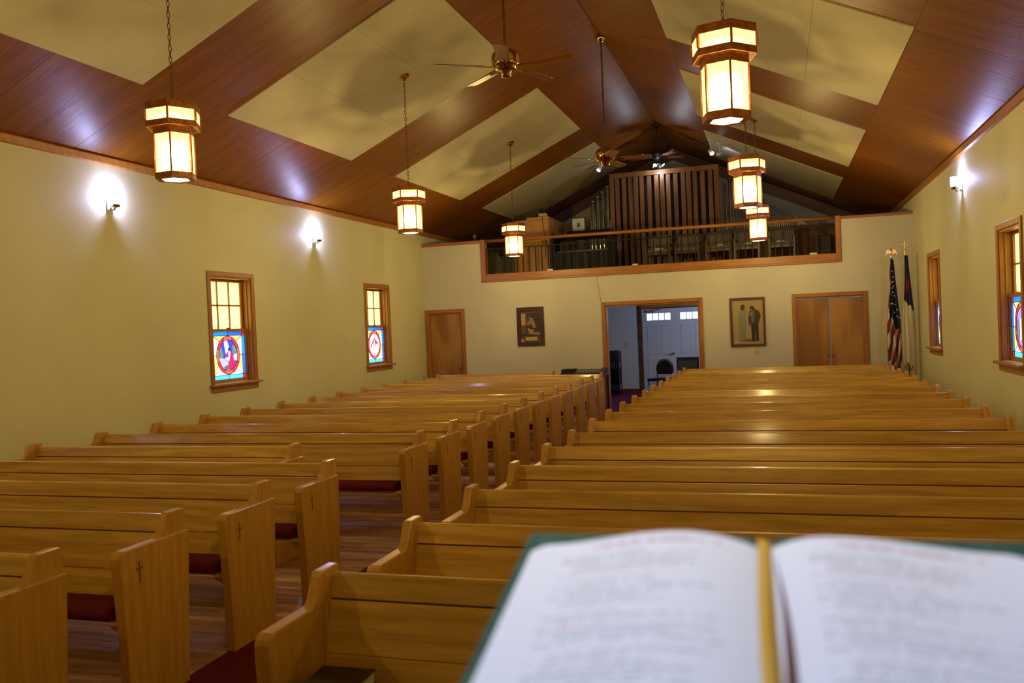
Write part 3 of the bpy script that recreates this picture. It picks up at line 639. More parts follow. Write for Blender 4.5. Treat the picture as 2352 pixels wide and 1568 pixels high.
PR = [((.13, .05, .02), [('mat_opening', (.035, .028, .012), [(.02, .20), (.98, .20), (.98, .93), (.02, .93)]), ('pale_window', (.45, .32, .16), [(.03, .55), (.22, .55), (.22, .92), (.03, .92)]), ('glow_wall', (.22, .10, .04), [(.22, .45), (.34, .6), (.30, .92), (.22, .92)]),
       ('rosy_shadow', (.17, .055, .028), [(.02, .25), (.25, .30), (.28, .54), (.03, .55)]), ('foreground', (.34, .17, .10), [(.25, .29), (.6, .24), (.97, .22), (.97, .31), (.5, .33)]),
       ('robed_figure', (.30, .16, .10), [(.30, .57), (.45, .72), (.5, .78), (.62, .76), (.72, .62), (.76, .45), (.60, .44), (.58, .55), (.48, .58), (.42, .55)]), ('figure_head', (.34, .20, .12), [(.42, .77), (.47, .82), (.52, .77), (.47, .73)]),
       ('small_figure', (.38, .24, .15), [(.33, .42), (.40, .46), (.46, .41), (.62, .40), (.66, .33), (.45, .30)]), ('title_plate', (.46, .36, .13), [(.22, .05), (.82, .05), (.82, .16), (.22, .16)]), ('corner_plate', (.42, .30, .12), [(-.03, .01), (.14, .01), (.14, .10), (-.03, .10)])]),
      ((.42, .31, .13), [('ground_shadow', (.16, .09, .05), [(.18, .07), (.7, .05), (.9, .09), (.4, .12)]), ('pale_robe', (.25, .25, .16), [(.20, .10), (.42, .10), (.46, .45), (.44, .70), (.40, .78), (.24, .76), (.17, .60), (.20, .35)]), ('pale_arm', (.28, .27, .18), [(.40, .76), (.60, .71), (.58, .67), (.40, .69)]),
       ('long_hair', (.07, .035, .015), [(.26, .80), (.30, .90), (.40, .89), (.43, .80), (.36, .76)]), ('face', (.34, .19, .10), [(.38, .80), (.42, .86), (.44, .79), (.40, .77)]),
       ('dark_trousers', (.02, .016, .013), [(.62, .06), (.72, .06), (.73, .40), (.76, .06), (.84, .06), (.84, .50), (.60, .50)]), ('brown_jacket', (.055, .032, .018), [(.54, .40), (.62, .48), (.84, .46), (.93, .62), (.88, .73), (.74, .79), (.58, .76), (.52, .60)]), ('blue_shirt', (.12, .15, .15), [(.62, .48), (.70, .48), (.72, .76), (.62, .76)]),
       ('dark_hair', (.03, .018, .012), [(.57, .80), (.60, .86), (.68, .86), (.74, .80), (.68, .77)]), ('folded_hands', (.34, .19, .10), [(.56, .66), (.62, .73), (.65, .68), (.60, .62)]), ('corner_plate', (.50, .40, .15), [(.02, .02), (.18, .02), (.18, .07), (.02, .07)])])]
picture(-4.94, -4.387, 1.354, 2.119, 'dark-framed print of a robed figure by a bright window, between left door and doorway', 0)
picture(-.841, -.217, 1.208, 2.102, 'brown-framed print of two standing figures above the light switch', 1)
def switch(x, y, z, lab, w_=.075):
    r = empty('light_switch', (x, y, z), lab, 'switch'); MB().box(-w_/2, w_/2, -.008, 0, -.058, .058).build('plate', IVORY, r, .002, 1)
    MB().box(-.006, .006, -.02, -.008, -.012, .012).build('toggle', WHITE, r, .002, 1)
switch(-.39, D, 1.118, 'ivory light switch under the picture of two figures'); switch(-3.59, YE, 1.19, 'ivory double light switch on the foyer wall', .12)
tag(MB().tube([(-3.30, D-.012, 2.655), (-3.295, D-.012, 2.5), (-3.24, D-.012, 2.16)], .004, 6).build('wall_cable', IVORY), 'thin pale cable running down the wall from loft to doorway', 'cable')

# ------------------------------------------------------------------ flags
NAVYF = plain('flag_navy', (.008, .010, .045), .85); REDF = plain('flag_red', (.20, .012, .016), .85); WHF = plain('flag_white', (.62, .56, .44), .85); FRINGE = plain('gold_fringe', (.48, .24, .03), .7); WHF2 = plain('flag_cream', (.80, .74, .52), .85); BLUEF = plain('flag_blue', (.02, .02, .10), .85); REDC = plain('flag_cross_red', (.36, .02, .015), .85)
def draped(name, x, y, ztop, zbot, w0, w1, seed, root, colour, amp=.8):
    # cloth hanging in folds from the pole; colour(u, v) -> index into mats
    n, m = 56, 90; rnd = random.Random(seed); ph = rnd.random()*6
    vs = []; cols = {}
    for j in range(m+1):
        v = j/m; wd = w0+(w1-w0)*v**.8; zt = ztop-(ztop-zbot)*v
        for i in range(n+1):
            u = i/n; fold = amp*(.012+.045*v)*math.sin(u*PI*6+ph+v*1.2)
            px = x-.06*v*w1/.3+wd*(u-.2)+.012*math.sin(v*7+u*4); py = y-.03-.02*u+fold*(.6+.4*math.sin(3*u))
            dz = -(.16*u*u-.05*math.sin(u*PI*5+ph))*v
            vs.append((px, py, zt+dz))
    groups = {}
    for j in range(m):
        for i in range(n): groups.setdefault(colour((i+.5)/n, (j+.5)/m), []).append((j*(n+1)+i, j*(n+1)+i+1, (j+1)*(n+1)+i+1, (j+1)*(n+1)+i))
    for (nm, mat, *_k), fs in groups.items():
        used = sorted({k for f in fs for k in f}); mp = {k: t for t, k in enumerate(used)}
        me = bpy.data.meshes.new(nm); me.from_pydata([vs[k] for k in used], [], [tuple(mp[k] for k in f) for f in fs]); me.materials.append(mat)
        for p in me.polygons: p.use_smooth = True
        o = obj(nm, me, root); o.location = -root.location; so = o.modifiers.new('s', 'SOLIDIFY'); so.thickness = .003
    return vs, n, m
def flag_stand(x, y, ztop, lab, name):
    r = empty(name, (x, y, 0), lab, 'flag', 'flags on poles in the right rear corner')
    MB().lathe([(0, 0), (.13, 0), (.13, .015), (.09, .03), (.03, .045), (.022, .09), (0, .09)], 20).build('base', BRASS, r)
    MB().lathe([(.013, .05), (.013, ztop)], 10).build('pole', DARKW, r)
    return r
r = flag_stand(1.855, 15.80, 2.64, 'star-spangled flag with red and white stripes on a pole with gold eagle', 'national_flag')
f = MB(); f.lathe([(0, 0), (.016, 0), (.018, .03), (.010, .05), (.018, .08), (.024, .12), (.016, .15), (.012, .17), (0, .18)], 12, (0, 0, 2.62)); f.build('finial_eagle', GOLD, r)
for s in (-1, 1): MB().prism([(s*.008, 2.70), (s*.03, 2.79), (s*.075, 2.765), (s*.095, 2.70), (s*.085, 2.66), (s*.07, 2.70), (s*.045, 2.71), (s*.03, 2.68)], -.008, .008, 'y').build('eagle_wing', GOLD, r, .003, 1)
def us(u, v):
    if u < .035 or (v > .975): return ('fringe', FRINGE)
    if v < .55-.10*(1-u) + .16*u*(1 if u < .9 else .9) and v < .62 and u > .12: return ('canton', NAVYF)
    k = int((v*1.1+u*.75)*7.2); return ('stripe', REDF if k % 2 else WHF, k)
vs, n_, m_ = draped('national_flag', 1.835, 15.80, 2.61, .80, .07, .25, 3, r, us)
STAR = MB().prism([((.017 if k % 2 == 0 else .007)*math.sin(PI*k/5), (.017 if k % 2 == 0 else .007)*math.cos(PI*k/5)) for k in range(10)], -.002, .002, 'y').mesh('star', plain('flag_star', (.7, .66, .55), .8))
for (u, v) in [(.4, .12), (.6, .16), (.3, .22), (.62, .24), (.45, .27), (.3, .33), (.7, .33), (.5, .30), (.25, .40), (.45, .42), (.7, .40), (.6, .47), (.8, .46), (.75, .52), (.9, .52), (.55, .20)]:
    k = int(v*m_)*(n_+1)+int(u*n_); p = vs[k]; o = obj('star', STAR, r, (p[0]-r.location.x, p[1]-r.location.y-.02, p[2])); o.rotation_euler.y = random.random()
r = flag_stand(2.105, 16.05, 2.70, 'cream church flag with blue canton on a pole topped by gold cross', 'church_flag')
f = MB(); f.lathe([(0, 0), (.016, 0), (.016, .03), (.009, .06), (.014, .10), (.01, .13), (0, .13)], 12, (0, 0, 2.66)); f.build('finial_stem', GOLD, r)
MB().box(-.009, .009, -.006, .006, 2.77, 2.92).box(-.055, .055, -.006, .006, 2.855, 2.875).build('finial_cross', GOLD, r, .004, 1)
def chf(u, v):
    if v < .40+.06*u:
        if .17 < v < .33 and .15 < u < .75 and (.22 < v < .29 or .32 < u < .58): return ('cross_emblem', REDC)
        return ('canton', BLUEF)
    if u > .95 or v > .975: return ('fringe', FRINGE)
    return ('field', WHF2)
draped('church_flag', 2.10, 16.05, 2.68, .80, .06, .22, 9, r, chf, .35)

# ------------------------------------------------------------------ mixing desk behind the left pews
r = empty('mixing_table', (-3.54, 15.95, 0), 'narrow dark table carrying the mixing desk behind the left pews', 'table')
MB().box(-.44, .44, -.27, .27, .765, .79).build('table_top', DARKW, r, .003, 1)
for a in (-.41, .41):
    for b in (-.24, .24): MB().box(a-.02, a+.02, b-.02, b+.02, 0, .765).build('leg', BLACK, r)
r = empty('mixing_desk', (-3.54, 15.95, .79), 'black audio mixing desk with raised ends behind the left pews', 'mixer')
MB().prism([(-.24, 0), (.22, 0), (.24, .085), (.20, .09), (-.24, .035)], -.40, .40, 'x').build('body', BLACK, r, .004, 1)
MB().box(-.41, -.17, -.10, .24, .05, .105).build('equipment_box', BLACKM, r, .004, 1)
MB().prism([(-.24, .0), (.24, .0), (.25, .10), (.18, .115), (-.24, .05)], .33, .42, 'x').build('side_cheek', BLACK, r, .004, 1)
fd = MB().box(-.006, .006, -.012, .012, 0, .012).mesh('fader', WHITE)
for k in range(16): obj('fader', fd, r, (-.12+k*.027, -.05+.03*math.sin(k*2.3), .06))

# ------------------------------------------------------------------ organ loft
LZ = 2.80
r = empty('slatted_screen', (-2.23, 18.6, LZ), 'tall wooden slatted organ screen with four bays in the loft', 'screen'); H = 4.955-LZ; W2 = 1.155
POSTM = ORGANW
for a, b in ((-W2, -W2+.09), (W2-.10, W2)): MB().box(a, b, -.03, .06, 0, H).build('post', ORGANW, r, .004, 1)
MB().box(-W2, W2, -.032, .062, H-.10, H+.005).build('head_rail', ORGANW, r, .004, 1)
for q in (.245, .49, .73): x = -W2+2*W2*q; MB().box(x-.045, x+.045, -.03, .03, 0, H-.10).build('mullion', ORGANW, r, .003, 1)
e = [-W2+.09]+[-W2+2*W2*q for q in (.245, .49, .73)]+[W2-.10]
sl = MB().box(-.045, .045, .0, .02, 0, H-.10).mesh('slat', ORGANW, .002, 1)
for k in range(4):
    a = e[k]+(.045 if k else 0); b = e[k+1]-(.045 if k < 3 else 0)
    for j in range(3): obj('slat', sl, r, (a+(b-a)*(j+.5)/3, .012*(j % 2), 0))
MB().box(-W2+.02, W2-.02, .32, .34, 0, H-.05).build('back_sheet', BLACKM, r)  # plain black sheet standing behind the slats
def pipe(x, y, z0, h, rad, lab, group, mat=TIN):
    r = empty('organ_pipe', (x, y, z0), lab, 'organ pipe', group)
    MB().lathe([(rad*.25, 0), (rad, .16), (rad, .17), (rad, h), (rad*.9, h), (rad*.9, h-.1)], 16).build('pipe_body', mat, r)
    MB().lathe([(rad*1.0, h-.03), (rad*1.015, h-.02), (rad*1.015, h+.001), (rad*.93, h+.001)], 16).build('rim', mat, r)
    MB().box(-rad*.6, rad*.6, -rad*1.02, -rad*.8, .17, .17+rad*.7).build('mouth', BLACK, r)
# rear wind chest under the left pipes
tag(MB().box(-.42, .42, -.25, .25, 0, .55).build('wind_chest', DARKW, None, .006, 1, loc=(-3.72, 19.35, LZ)), 'dark wooden wind chest under the tall left organ pipes', 'organ chest')
tall = [(-3.925, 4.53), (-3.81, 4.62), (-3.695, 4.72), (-3.58, 4.84)]
for i, (x, zt) in enumerate(tall): pipe(x, 19.4, LZ+.55, zt-LZ-.55, .052, '%s of the four tall silver organ pipes left of the slatted screen' % ['shortest', 'second shortest', 'second tallest', 'tallest'][i], 'tall organ pipes left of the screen')
for i, (x, zt) in enumerate([(-3.94, 4.05), (-3.855, 4.18), (-3.755, 4.22), (-3.66, 4.30), (-3.50, 4.05)]): pipe(x, 19.2, LZ+.55, zt-LZ-.55, .028, 'thin silver organ pipe in front of the tall left pipes, %s from the left' % ORD[i], 'thin organ pipes left of the screen')
# right organ chest with board front
r = empty('organ_chest', (.35, 19.55, LZ), 'wide board-fronted organ chest at the right of the loft', 'organ chest')
MB().box(-1.4, 1.75, -.30, .5, 0, .80).build('carcass', DARKW, r); MB().box(-1.42, 1.77, -.34, .5, .80, .835).build('top', DARKW, r, .004, 1)
BOARD = wood('chest_board', (.17, .075, .022), (.25, .115, .038), (12, 12, 1), 3, .5, .4, .02, .15); bm2 = MB().box(-.083, .083, -.02, 0, 0, .79).mesh('board', BOARD, .004, 1)
for k in range(18): obj('board', bm2, r, (-1.31+k*.173, -.30, 0))
# pipes standing on it: descending row
for i in range(24):
    x = -.28+i*.042; zt = 4.36-(i/23)**.8*.62 if True else 0
    pipe(x, 19.45, LZ+.835, max(.06, zt-LZ-.835)+.12*0, .0125, 'slender grey organ pipe in the descending right row, %s from the tall end' % (ORD[i] if i < 17 else ['eighteenth', 'nineteenth', 'twentieth', 'twenty-first', 'twenty-second', 'twenty-third', 'twenty-fourth'][i-17]), 'slender organ pipes at the right', TIND)
for i, (x, zt, rad) in enumerate([(-.99, 4.70, .022), (-.905, 4.78, .03), (-.78, 4.27, .016), (-.62, 4.05, .013), (-.56, 4.03, .013), (-.50, 3.95, .012)]): pipe(x, 19.4, LZ+.835, zt-LZ-.835, rad, ['narrow jointed organ pipe next to the slatted screen', 'taller jointed organ pipe below the clock', 'leaning thin organ pipe below the clock', 'thin organ pipe behind the right lanterns, left of three', 'thin organ pipe behind the right lanterns, middle of three', 'thin organ pipe behind the right lanterns, right of three'][i], 'pipes right of the screen', TIND)
# clock
r = empty('wall_clock', (-.955, YE, 5.19), 'round white wall clock partly behind the middle right lantern', 'clock')
o = MB().lathe([(0, .03), (.165, .03), (.165, 0)], 32).build('dial', WHITE, r); o.rotation_euler = (PI/2, 0, 0)
o = MB().lathe([(.165, 0), (.19, 0), (.195, .03), (.18, .045), (.165, .035)], 32).build('rim', CHROME, r); o.rotation_euler = (PI/2, 0, 0)
for k in range(12):
    a = 2*PI*k/12; o = MB().box(-.008, .008, -.034, -.031, .115, .14).build('hour_mark', BLACK, r); o.rotation_euler.y = a
o = MB().box(-.006, .006, -.037, -.034, -.01, .085).build('hour_hand', BLACK, r); o.rotation_euler.y = 1.2
o = MB().box(-.004, .004, -.039, -.037, -.01, .125).build('minute_hand', BLACK, r); o.rotation_euler.y = -.6
# blonde cabinet with stepped top
r = empty('blonde_cabinet', (-5.02, 18.0, LZ), 'large blonde wooden cabinet at the left of the loft', 'cabinet')
MB().box(-.39, .39, 0, 1.45, 0, 1.235).build('body', BLONDE, r, .005, 1); MB().box(-.10, .39, 0, 1.45, 1.235, 1.285).build('raised_top', BLONDE, r, .005, 1)
MB().box(-.37, -.005, -.012, 0, .03, 1.2).build('door', BLONDE, r, .003, 1); MB().box(.005, .37, -.012, 0, .03, 1.2).build('door', BLONDE, r, .003, 1)
r = empty('loft_camera', (-4.80, 18.2, 4.085), 'small dark camera on a pale box atop the blonde cabinet', 'camera')
MB().box(-.09, .09, -.06, .06, 0, .09).build('box', IVORY, r, .004, 1); o = MB().lathe([(0, -.08), (.035, -.08), (.035, .06), (0, .06)], 12).build('camera_body', BLACKM, r, loc=(0, 0, .15)); o.rotation_euler = (PI/2+.3, 0, .6); MB().box(-.01, .01, -.01, .01, .09, .14).build('bracket', BLACKM, r)
tag(MB().tube([(-4.76, 17.985, 4.09), (-4.75, 17.975, 3.9), (-4.70, 17.975, 3.5), (-4.72, 17.975, 3.2)], .006, 6).build('loft_cable', BLACKM), 'black cable hanging down the front of the blonde cabinet', 'cable')
# organ console
r = empty('organ_console', (-3.83, 17.75, LZ), 'black organ console behind the loft railing', 'organ')
MB().box(-.62, .62, -.30, .35, 0, .44).build('lower_case', BLACKM, r, .006, 1)
for a in (-.62, .57): MB().box(a, a+.05, -.28, .35, .44, .85).build('side_panel', BLACKM, r, .004, 1)
MB().box(-.62, .62, -.30, .38, .74, .80).build('top_shelf', BLACKM, r, .006, 1)
MB().box(-.36, .60, .0, .36, .80, .90).build('top_board', BLACKM, r, .02, 2); MB().box(-.57, .57, -.12, .06, .44, .48).build('keyboard', BLACK, r, .003, 1)
for k in range(7): MB().box(-.6+k*.172, -.6+k*.172+.004, -.304, -.30, .02, .42).build('panel_groove', BLACK, r)
r = empty('certificate_frame', (-3.975, 18.0, LZ+.90), 'white certificate in a thin black frame standing on the organ console', 'picture'); 
MB().box(-.14, .14, -.006, .006, 0, .29).build('sheet', plain('certificate_sheet', (.62, .62, .66), .5), r); MB().box(-.155, -.13, -.012, .01, 0, .305).box(.13, .155, -.012, .01, 0, .305).box(-.13, .13, -.012, .01, .282, .305).box(-.135, .135, -.012, .01, 0, .012).build('frame', BLACK, r)
MB().box(-.035, .035, -.008, -.005, .10, .19).build('emblem', plain('certificate_emblem', (.1, .1, .11), .6), r)
# loft chairs
CHW = wood('loft_chair_wood', (.055, .019, .006), (.10, .036, .012), (12, 12, 1), 4, .4)
def loft_chair():
    r = empty('choir_armchair', (0, 0, 0), '', 'chair', 'choir chairs in the loft')
    for a in (-.225, .225):
        MB().box(a-.02, a+.02, -.24, -.20, 0, .44).build('leg', CHW, r); MB().box(a-.02, a+.02, .20, .24, 0, .66).build('leg', CHW, r)
        MB().box(a-.025, a+.025, -.26, .22, .44, .47).build('arm', CHW, r, .006, 1); MB().lathe([(.012, 0), (.012, .01), (0, .012)], 8, (a, -.24, .47)).build('arm_stud', CHROME, r)
    MB().box(-.205, .205, -.24, .22, .25, .31).build('seat_frame', CHW, r, .004, 1); MB().box(-.20, .20, -.25, .20, .31, .36).build('seat', GREYF, r, .015, 2)
    MB().box(-.20, .20, .19, .235, .36, .64).build('backrest', GREYF, r, .012, 2); MB().box(-.205, .205, .2, .24, .64, .67).build('back_rail', CHW, r, .004, 1)
    return r
ch0 = loft_chair()
for i, x in enumerate([-2.24, -1.67, -1.07, -.53, .12]):
    o = ch0 if i == 0 else copy_tree(ch0); o.location = (x, 17.55, LZ); o['label'] = 'wooden choir armchair with grey back behind the railing, %s from the left' % ORD[i]
for i, (x, z, wd) in enumerate([(-2.22, .36, .16), (-1.04, .36, .13), (-.50, .36, .15), (.10, .36, .14)]):
    tag(MB().box(-wd/2, wd/2, -.10, .10, 0, .022).build('hymn_booklet', PAPER, None, .003, 1, loc=(x, 17.45, LZ+z)), 'pale booklet lying on the seat of the %s choir armchair' % ['first', 'third', 'fourth', 'fifth'][i], 'booklet', 'booklets on the choir chairs')
def speaker(x, y, z, wd, dp, h, lab, rz=0):
    r = empty('loudspeaker', (x, y, z), lab, 'speaker', rz=rz); MB().box(-wd/2, wd/2, -dp/2, dp/2, 0, h).build('cabinet', BLACKM, r, .008, 1)
    MB().box(-wd/2+.015, wd/2-.015, -dp/2-.006, -dp/2, .015, h-.015).build('grille', BLACK, r, .002, 1)
speaker(.98, 18.9, LZ, .24, .22, .56, 'black loudspeaker at the right end of the loft in front of the boards')
r = empty('potted_plant', (-5.75, 16.75, 3.40), 'tiny green potted plant beside the left end of the loft rail', 'plant')
r.location = (-5.78, 16.47, 3.50); MB().lathe([(0, 0), (.022, 0), (.03, .05), (.026, .05), (0, .045)], 12).build('pot', BLACKM, r)
LEAF = plain('leaf_green', (.16, .22, .04), .6); lf = MB().prism([(0, 0), (.018, .03), (.012, .075), (0, .09), (-.012, .075), (-.018, .03)], -.001, .001, 'y').mesh('leaf', LEAF)
for k in range(9): o = obj('leaf', lf, r, (0, 0, .045)); o.rotation_euler = (.15+.5*(k % 3)/2, 0, k*2.4)

# ------------------------------------------------------------------ foyer
casing_set(9, DX0, DX1, 2.07, YE, w_=.085, mat=DARKW)
def entry_door(n, x0, x1, handle):
    d = empty('door_%d' % n, (0, 0, 0), kind='structure'); w_ = x1-x0; y = YE+.05
    lz0, lz1 = 1.76, 1.93; la, lb = x0+.12, x1-.12
    mb = MB(); wall_cells(mb, x0, x1, .01, 2.05, [(la, lb, lz0, lz1)], lambda a, b, c, e: mb.box(a, b, y, y+.045, c, e)); mb.build('door_leaf', WHITED, d)
    pw = (w_-.36)/2
    for (za, zb) in ((.2, .78), (.92, 1.62)):
        for k in range(2):
            a = x0+.12+k*(pw+.12); t = .012
            MB().box(a, a+pw, y-.006, y, za, za+t).box(a, a+pw, y-.006, y, zb-t, zb).box(a, a+t, y-.006, y, za, zb).box(a+pw-t, a+pw, y-.006, y, za, zb).build('panel_moulding', WHITED, d, .002, 1)
    for k in range(4):
        a = la+(lb-la)*k/4; b = la+(lb-la)*(k+1)/4; me = bpy.data.meshes.new('pane'); me.from_pydata([(a+.006, y+.02, lz0), (b-.006, y+.02, lz0), (b-.006, y+.02, lz1), (a+.006, y+.02, lz1)], [], [(0, 1, 2, 3)]); me.materials.append(DAYGL); obj('pane', me, d)
        if k: MB().box(a-.008, a+.008, y, y+.03, lz0, lz1).build('muntin', WHITED, d)
    if handle:
        MB().lathe([(0, 0), (.03, 0), (.03, .01), (.012, .015), (.012, .05), (0, .05)], 14).build('handle_rose', BRASS, d, loc=(x1-.07, y, .93)).rotation_euler = (PI/2, 0, 0)
        MB().tube([(x1-.07, y-.05, .93), (x1-.17, y-.055, .925)], .010, 8).build('lever', BRASS, d)
        MB().box(x0+.1, x0+.34, y-.06, y, 1.965, 2.02).build('door_closer', CHROME, d, .006, 1); MB().tube([(x0+.22, y-.05, 2.02), (x0+.45, y-.12, 2.03), (x0+.55, y-.03, 2.05)], .008, 6).build('closer_arm', CHROME, d)
entry_door(3, DX0+.022, DXM-.0005, True); entry_door(4, DXM+.0005, DX1-.022, False)
mb = MB().box(-6.2, DX0-.09, YE-.015, YE, 0, .09).box(DX1+.09, 1.6, YE-.015, YE, 0, .09); struct('baseboard_foyer', mb, DARKW)
# unseen foyer lamp, added in place of daylight from outside
r = empty('added_foyer_lamp', (-1.0, 19.0, 2.6), 'flat white ceiling lamp added in the foyer, standing in for daylight', 'lamp'); MB().lathe([(0, -.07), (.16, -.06), (.18, -.02), (.17, 0), (0, 0)], 24).build('shade', glow('foyer_fill_shade', DAY, 3, (.9, .9, .9)), r)
lamp('foyer_fill_light', 'POINT', (0, 0, -.15), FOYER_W, (.62, .74, 1), r, shadow_soft_size=.12)
# banquet chair
def banquet(x, y, rz, lab):
    r = empty('banquet_chair', (x, y, 0), lab, 'chair', rz=rz)
    MB().box(-.22, .22, -.23, .20, .43, .49).build('seat', NAVY, r, .02, 3)
    pts = [(-.19, .50), (-.20, .66)]+[(-.20*math.cos(PI*k/12), .70+.19*math.sin(PI*k/12)) for k in range(0, 13)]+[(.20, .66), (.19, .50)]
    MB().prism([(-.17, .56)]+[(p[0]*.92, p[1]*.98) for p in pts[1:-1]]+[(.17, .56)], .185, .225, 'y').build('backrest', NAVY, r, .012, 2)
    MB().tube([(-.20, .21, .0), (-.20, .20, .46)]+[(p[0], .205, p[1]) for p in pts]+[(.20, .20, .46), (.20, .21, 0)], .011, 8).build('back_frame', BLACK, r)
    for a in (-.2, .2): MB().tube([(a, -.21, 0), (a, -.20, .44)], .011, 8).build('leg', CHROME, r)
    MB().tube([(-.2, -.205, .2), (.2, -.205, .2)], .008, 6).build('stretcher', CHROME, r)
banquet(-2.50, 19.05, -.35, 'black banquet chair with arched back in the foyer')
r = empty('folding_board', (-1.93, 19.3, 0), 'olive display board in a dark frame standing behind the last right pew', 'board')
MB().box(-.22, .22, -.01, .01, .35, .89).build('panel', OLIVE, r); MB().box(-.24, -.215, -.018, .018, 0, .92).box(.215, .24, -.018, .018, 0, .92).box(-.215, .215, -.018, .018, .885, .92).box(-.215, .215, -.018, .018, .33, .36).build('frame', BLACKM, r)
for a in (-.2275, .2275): MB().box(a-.015, a+.015, -.2, .2, 0, .03).build('foot', BLACKM, r)
# stacked black folding chairs by the foyer wall
def folded(k):
    r = empty('folded_chair', (-3.91+k*.046, 20.6, 0), 'black folding chair in the dark foyer stack, %s from the wall' % ORD[k], 'chair', 'folded chairs stacked in the foyer'); r.rotation_euler = (0, 0, PI/2)
    MB().tube([(-.2, 0, 0), (-.2, 0, 1.0), (-.17, 0, 1.06), (.17, 0, 1.06), (.2, 0, 1.0), (.2, 0, 0)], .012, 8).build('frame', BLACK, r)
    MB().box(-.18, .18, -.01, .01, .80, 1.02).build('backrest', BLACKM, r, .006, 1); MB().box(-.18, .18, -.012, .012, .25, .65).build('seat', BLACKM, r, .008, 1)
    MB().tube([(-.19, .012, .12), (.19, .012, .12)], .008, 6).build('stretcher', CHROME, r)
for k in range(6): folded(k)

# ------------------------------------------------------------------ book on the lectern
v_ = Vector((-.051, .978, .204)).normalized(); u_ = v_.cross(Vector((0, 0, 1))).normalized(); n_ = u_.cross(v_)
P0 = Vector((-.016, .683, 1.57))
BM = Matrix(((u_.x, v_.x, n_.x, P0.x), (u_.y, v_.y, n_.y, P0.y), (u_.z, v_.z, n_.z, P0.z), (0, 0, 0, 1)))
book = empty('open_book', (0, 0, 0), 'large open book with green marbled cover and yellow ribbon on the lectern', 'book'); book.matrix_world = BM
GREEN = mottled('green_marbled_cover', (.009, .055, .038), (.027, .105, .076), 55, .7, .1, 200, .3)
for s in (-1, 1):
    a, b = sorted((s*.008, s*.186)); MB().box(a, b, -.272, .013, -.004, 0).build('cover', GREEN, book, .0015, 1)
MB().box(-.009, .009, -.272, .013, -.006, -.003).build('spine', GREEN, book)
def page_mat():
    m, nt, b, out = new_mat('printed_page'); L = nt.links.new
    b.inputs['Roughness'].default_value = .75; b.inputs['Specular IOR Level'].default_value = .15
    uv = nd(nt, 'ShaderNodeUVMap'); sp = nd(nt, 'ShaderNodeSeparateXYZ'); L(uv.outputs[0], sp.inputs[0])
    def M(op, a, b_=None, c=None):
        n = nd(nt, 'ShaderNodeMath', operation=op)
        for i, q in enumerate((a, b_, c)):
            if q is None: continue
            if isinstance(q, (int, float)): n.inputs[i].default_value = q
            else: L(q, n.inputs[i])
        return n.outputs[0]
    u, v = sp.outputs[0], sp.outputs[1]
    row = M('MULTIPLY', v, 38); fr = M('FRACT', row); fl = M('FLOOR', row)
    line = M('MULTIPLY', M('GREATER_THAN', fr, .28), M('LESS_THAN', fr, .72))
    cb = nd(nt, 'ShaderNodeCombineXYZ'); L(M('MULTIPLY', u, 55), cb.inputs[0]); L(M('MULTIPLY', fl, 3.7), cb.inputs[1])
    no = nd(nt, 'ShaderNodeTexNoise'); no.inputs['Scale'].default_value = 1.0; no.inputs['Detail'].default_value = 1; L(cb.outputs[0], no.inputs['Vector'])
    word = M('GREATER_THAN', no.outputs['Fac'], .44)
    wn = nd(nt, 'ShaderNodeTexWhiteNoise', noise_dimensions='1D'); L(fl, wn.inputs['W'])
    wn2 = nd(nt, 'ShaderNodeTexWhiteNoise', noise_dimensions='1D'); L(M('ADD', fl, 71.3), wn2.inputs['W'])
    u0 = M('ADD', M('MULTIPLY', M('GREATER_THAN', wn2.outputs[0], .5), .06), .16)
    u1 = M('ADD', M('MULTIPLY', wn.outputs[0], .42), .46)
    reg = M('MULTIPLY', M('GREATER_THAN', u, u0), M('LESS_THAN', u, u1))
    reg = M('MULTIPLY', reg, M('MULTIPLY', M('LESS_THAN', v, .90), M('GREATER_THAN', v, .05)))
    gap = M('GREATER_THAN', M('FRACT', M('MULTIPLY', fl, .1429)), .1)
    ink = M('MULTIPLY', M('MULTIPLY', line, word), M('MULTIPLY', reg, gap))
    rb = nd(nt, 'ShaderNodeMix', data_type='RGBA'); rb.inputs[6].default_value = (.10, .10, .12, 1); rb.inputs[7].default_value = (.55, .08, .10, 1); L(M('LESS_THAN', wn2.outputs[0], .07), rb.inputs[0])
    mx = nd(nt, 'ShaderNodeMix', data_type='RGBA'); mx.inputs[6].default_value = (.80, .80, .81, 1); L(rb.outputs[2], mx.inputs[7]); L(M('MULTIPLY', ink, .42), mx.inputs[0])
    # red heading at the top
    hd = M('MULTIPLY', M('MULTIPLY', M('GREATER_THAN', v, .935), M('LESS_THAN', v, .952)), M('MULTIPLY', M('MULTIPLY', M('GREATER_THAN', u, .28), M('LESS_THAN', u, .82)), word))
    m2 = nd(nt, 'ShaderNodeMix', data_type='RGBA'); L(mx.outputs[2], m2.inputs[6]); m2.inputs[7].default_value = (.50, .16, .20, 1); L(M('MULTIPLY', hd, .85), m2.inputs[0])
    L(m2.outputs[2], b.inputs['Base Color']); return m
PAGE = page_mat()
EDGE = plain('shaded_page_edges', (.30, .28, .33), .8)  # shadow on the page block side is put into this dark colour
def hgt(s, sd):     # height of the page above the cover at distance s from the spine
    t = s/.176; pk = .34 if sd < 0 else .25; top = .0185 if sd < 0 else .0160
    if t < pk: return .002+(top-.002)*math.sin(t/pk*PI/2)**.75
    k = (t-pk)/(1-pk); return .0045+(top-.0045)*(.5+.5*math.cos(PI*min(1, k*1.02)))
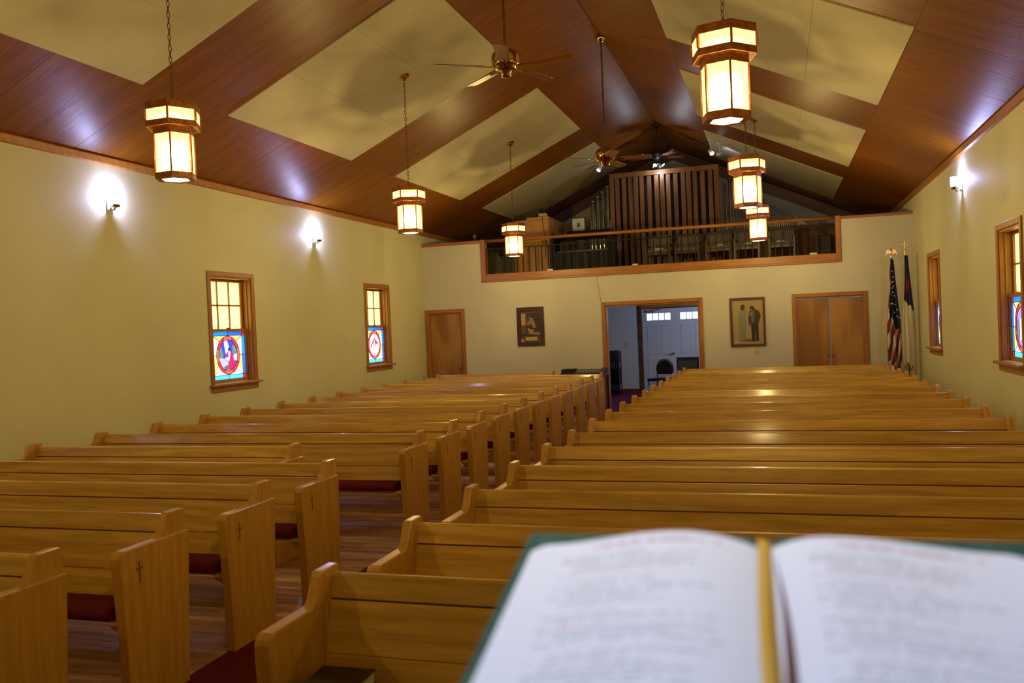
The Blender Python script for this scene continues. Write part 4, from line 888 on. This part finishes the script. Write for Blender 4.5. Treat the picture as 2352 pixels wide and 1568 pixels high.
for sd in (-1, 1):
    n, m = 44, 10; V0, V1 = -.262, -.018
    ss = [.176*i/n for i in range(n+1)]
    vs = []; uvs = []
    for j in range(m+1):
        for i in range(n+1):
            # outer corners of the leaf are rounded
            t = j/m; top = V1-.012*max(0, (ss[i]-.162)/.014)**2
            vs.append((sd*ss[i], V0+(top-V0)*t, hgt(ss[i], sd))); uvs.append(((ss[i]/.176) if sd > 0 else 1-ss[i]/.176, t))
    fs = [(j*(n+1)+i, j*(n+1)+i+1, (j+1)*(n+1)+i+1, (j+1)*(n+1)+i) for j in range(m) for i in range(n)]
    me = bpy.data.meshes.new('page'); me.from_pydata(vs, [], fs); ul = me.uv_layers.new(name='UVMap')
    for lp in me.loops: ul.data[lp.index].uv = uvs[lp.vertex_index]
    for p in me.polygons: p.use_smooth = True
    me.materials.append(PAGE); bm = bmesh.new(); bm.from_mesh(me); bmesh.ops.recalc_face_normals(bm, faces=bm.faces)
    if sum(f.normal.z for f in bm.faces) < 0: bmesh.ops.reverse_faces(bm, faces=bm.faces)
    bm.to_mesh(me); bm.free(); obj('page', me, book)
    poly = [(sd*s_, hgt(s_, sd)-.0012) for s_ in ss]+[(sd*.176, .0002), (0, .0002)]
    MB().prism(poly, V0+.001, V1-.0135, 'y').build('page_block', EDGE, book)
RIB = plain('yellow_ribbon', (.62, .36, .035), .6); DRIB = plain('maroon_ribbon', (.10, .008, .012), .6)
def ribbon(nm, x0, w_, mat, amp, ph, z0):
    mb = MB(); vs = []; n = 20
    for i in range(n+1):
        t = i/n; x = x0+amp*math.sin(t*3+ph); y = -.008-.24*t; z = z0+.006*math.sin(t*2.2)
        vs += [(x-w_/2, y, z), (x+w_/2, y, z-.003)]
    mb.add(vs, [(2*i, 2*i+1, 2*i+3, 2*i+2) for i in range(n)], True); o = mb.build(nm, mat, book); so = o.modifiers.new('s', 'SOLIDIFY'); so.thickness = .0008
ribbon('ribbon', -.0015, .0095, RIB, .003, 2.6, .0085); ribbon('ribbon', .0068, .008, DRIB, .004, .6, .005)
# lectern under the book
lec = empty('lectern', (P0.x, P0.y-.16, .42), 'narrow dark wooden lectern holding the open book', 'lectern')
lec2 = MB().box(-.13, .13, -.225, -.02, -.030, -.0065).build('desk_top', DARKW, lec, .004, 1); lec2.matrix_parent_inverse = Matrix.Identity(4)
lec2.matrix_local = Matrix.Translation(-lec.location) @ BM
MB().box(-.05, .05, -.05, .05, .03, 1.02).build('column', DARKW, lec, .006, 1); MB().box(-.2, .2, -.2, .2, 0, .03).build('base', DARKW, lec, .006, 1)
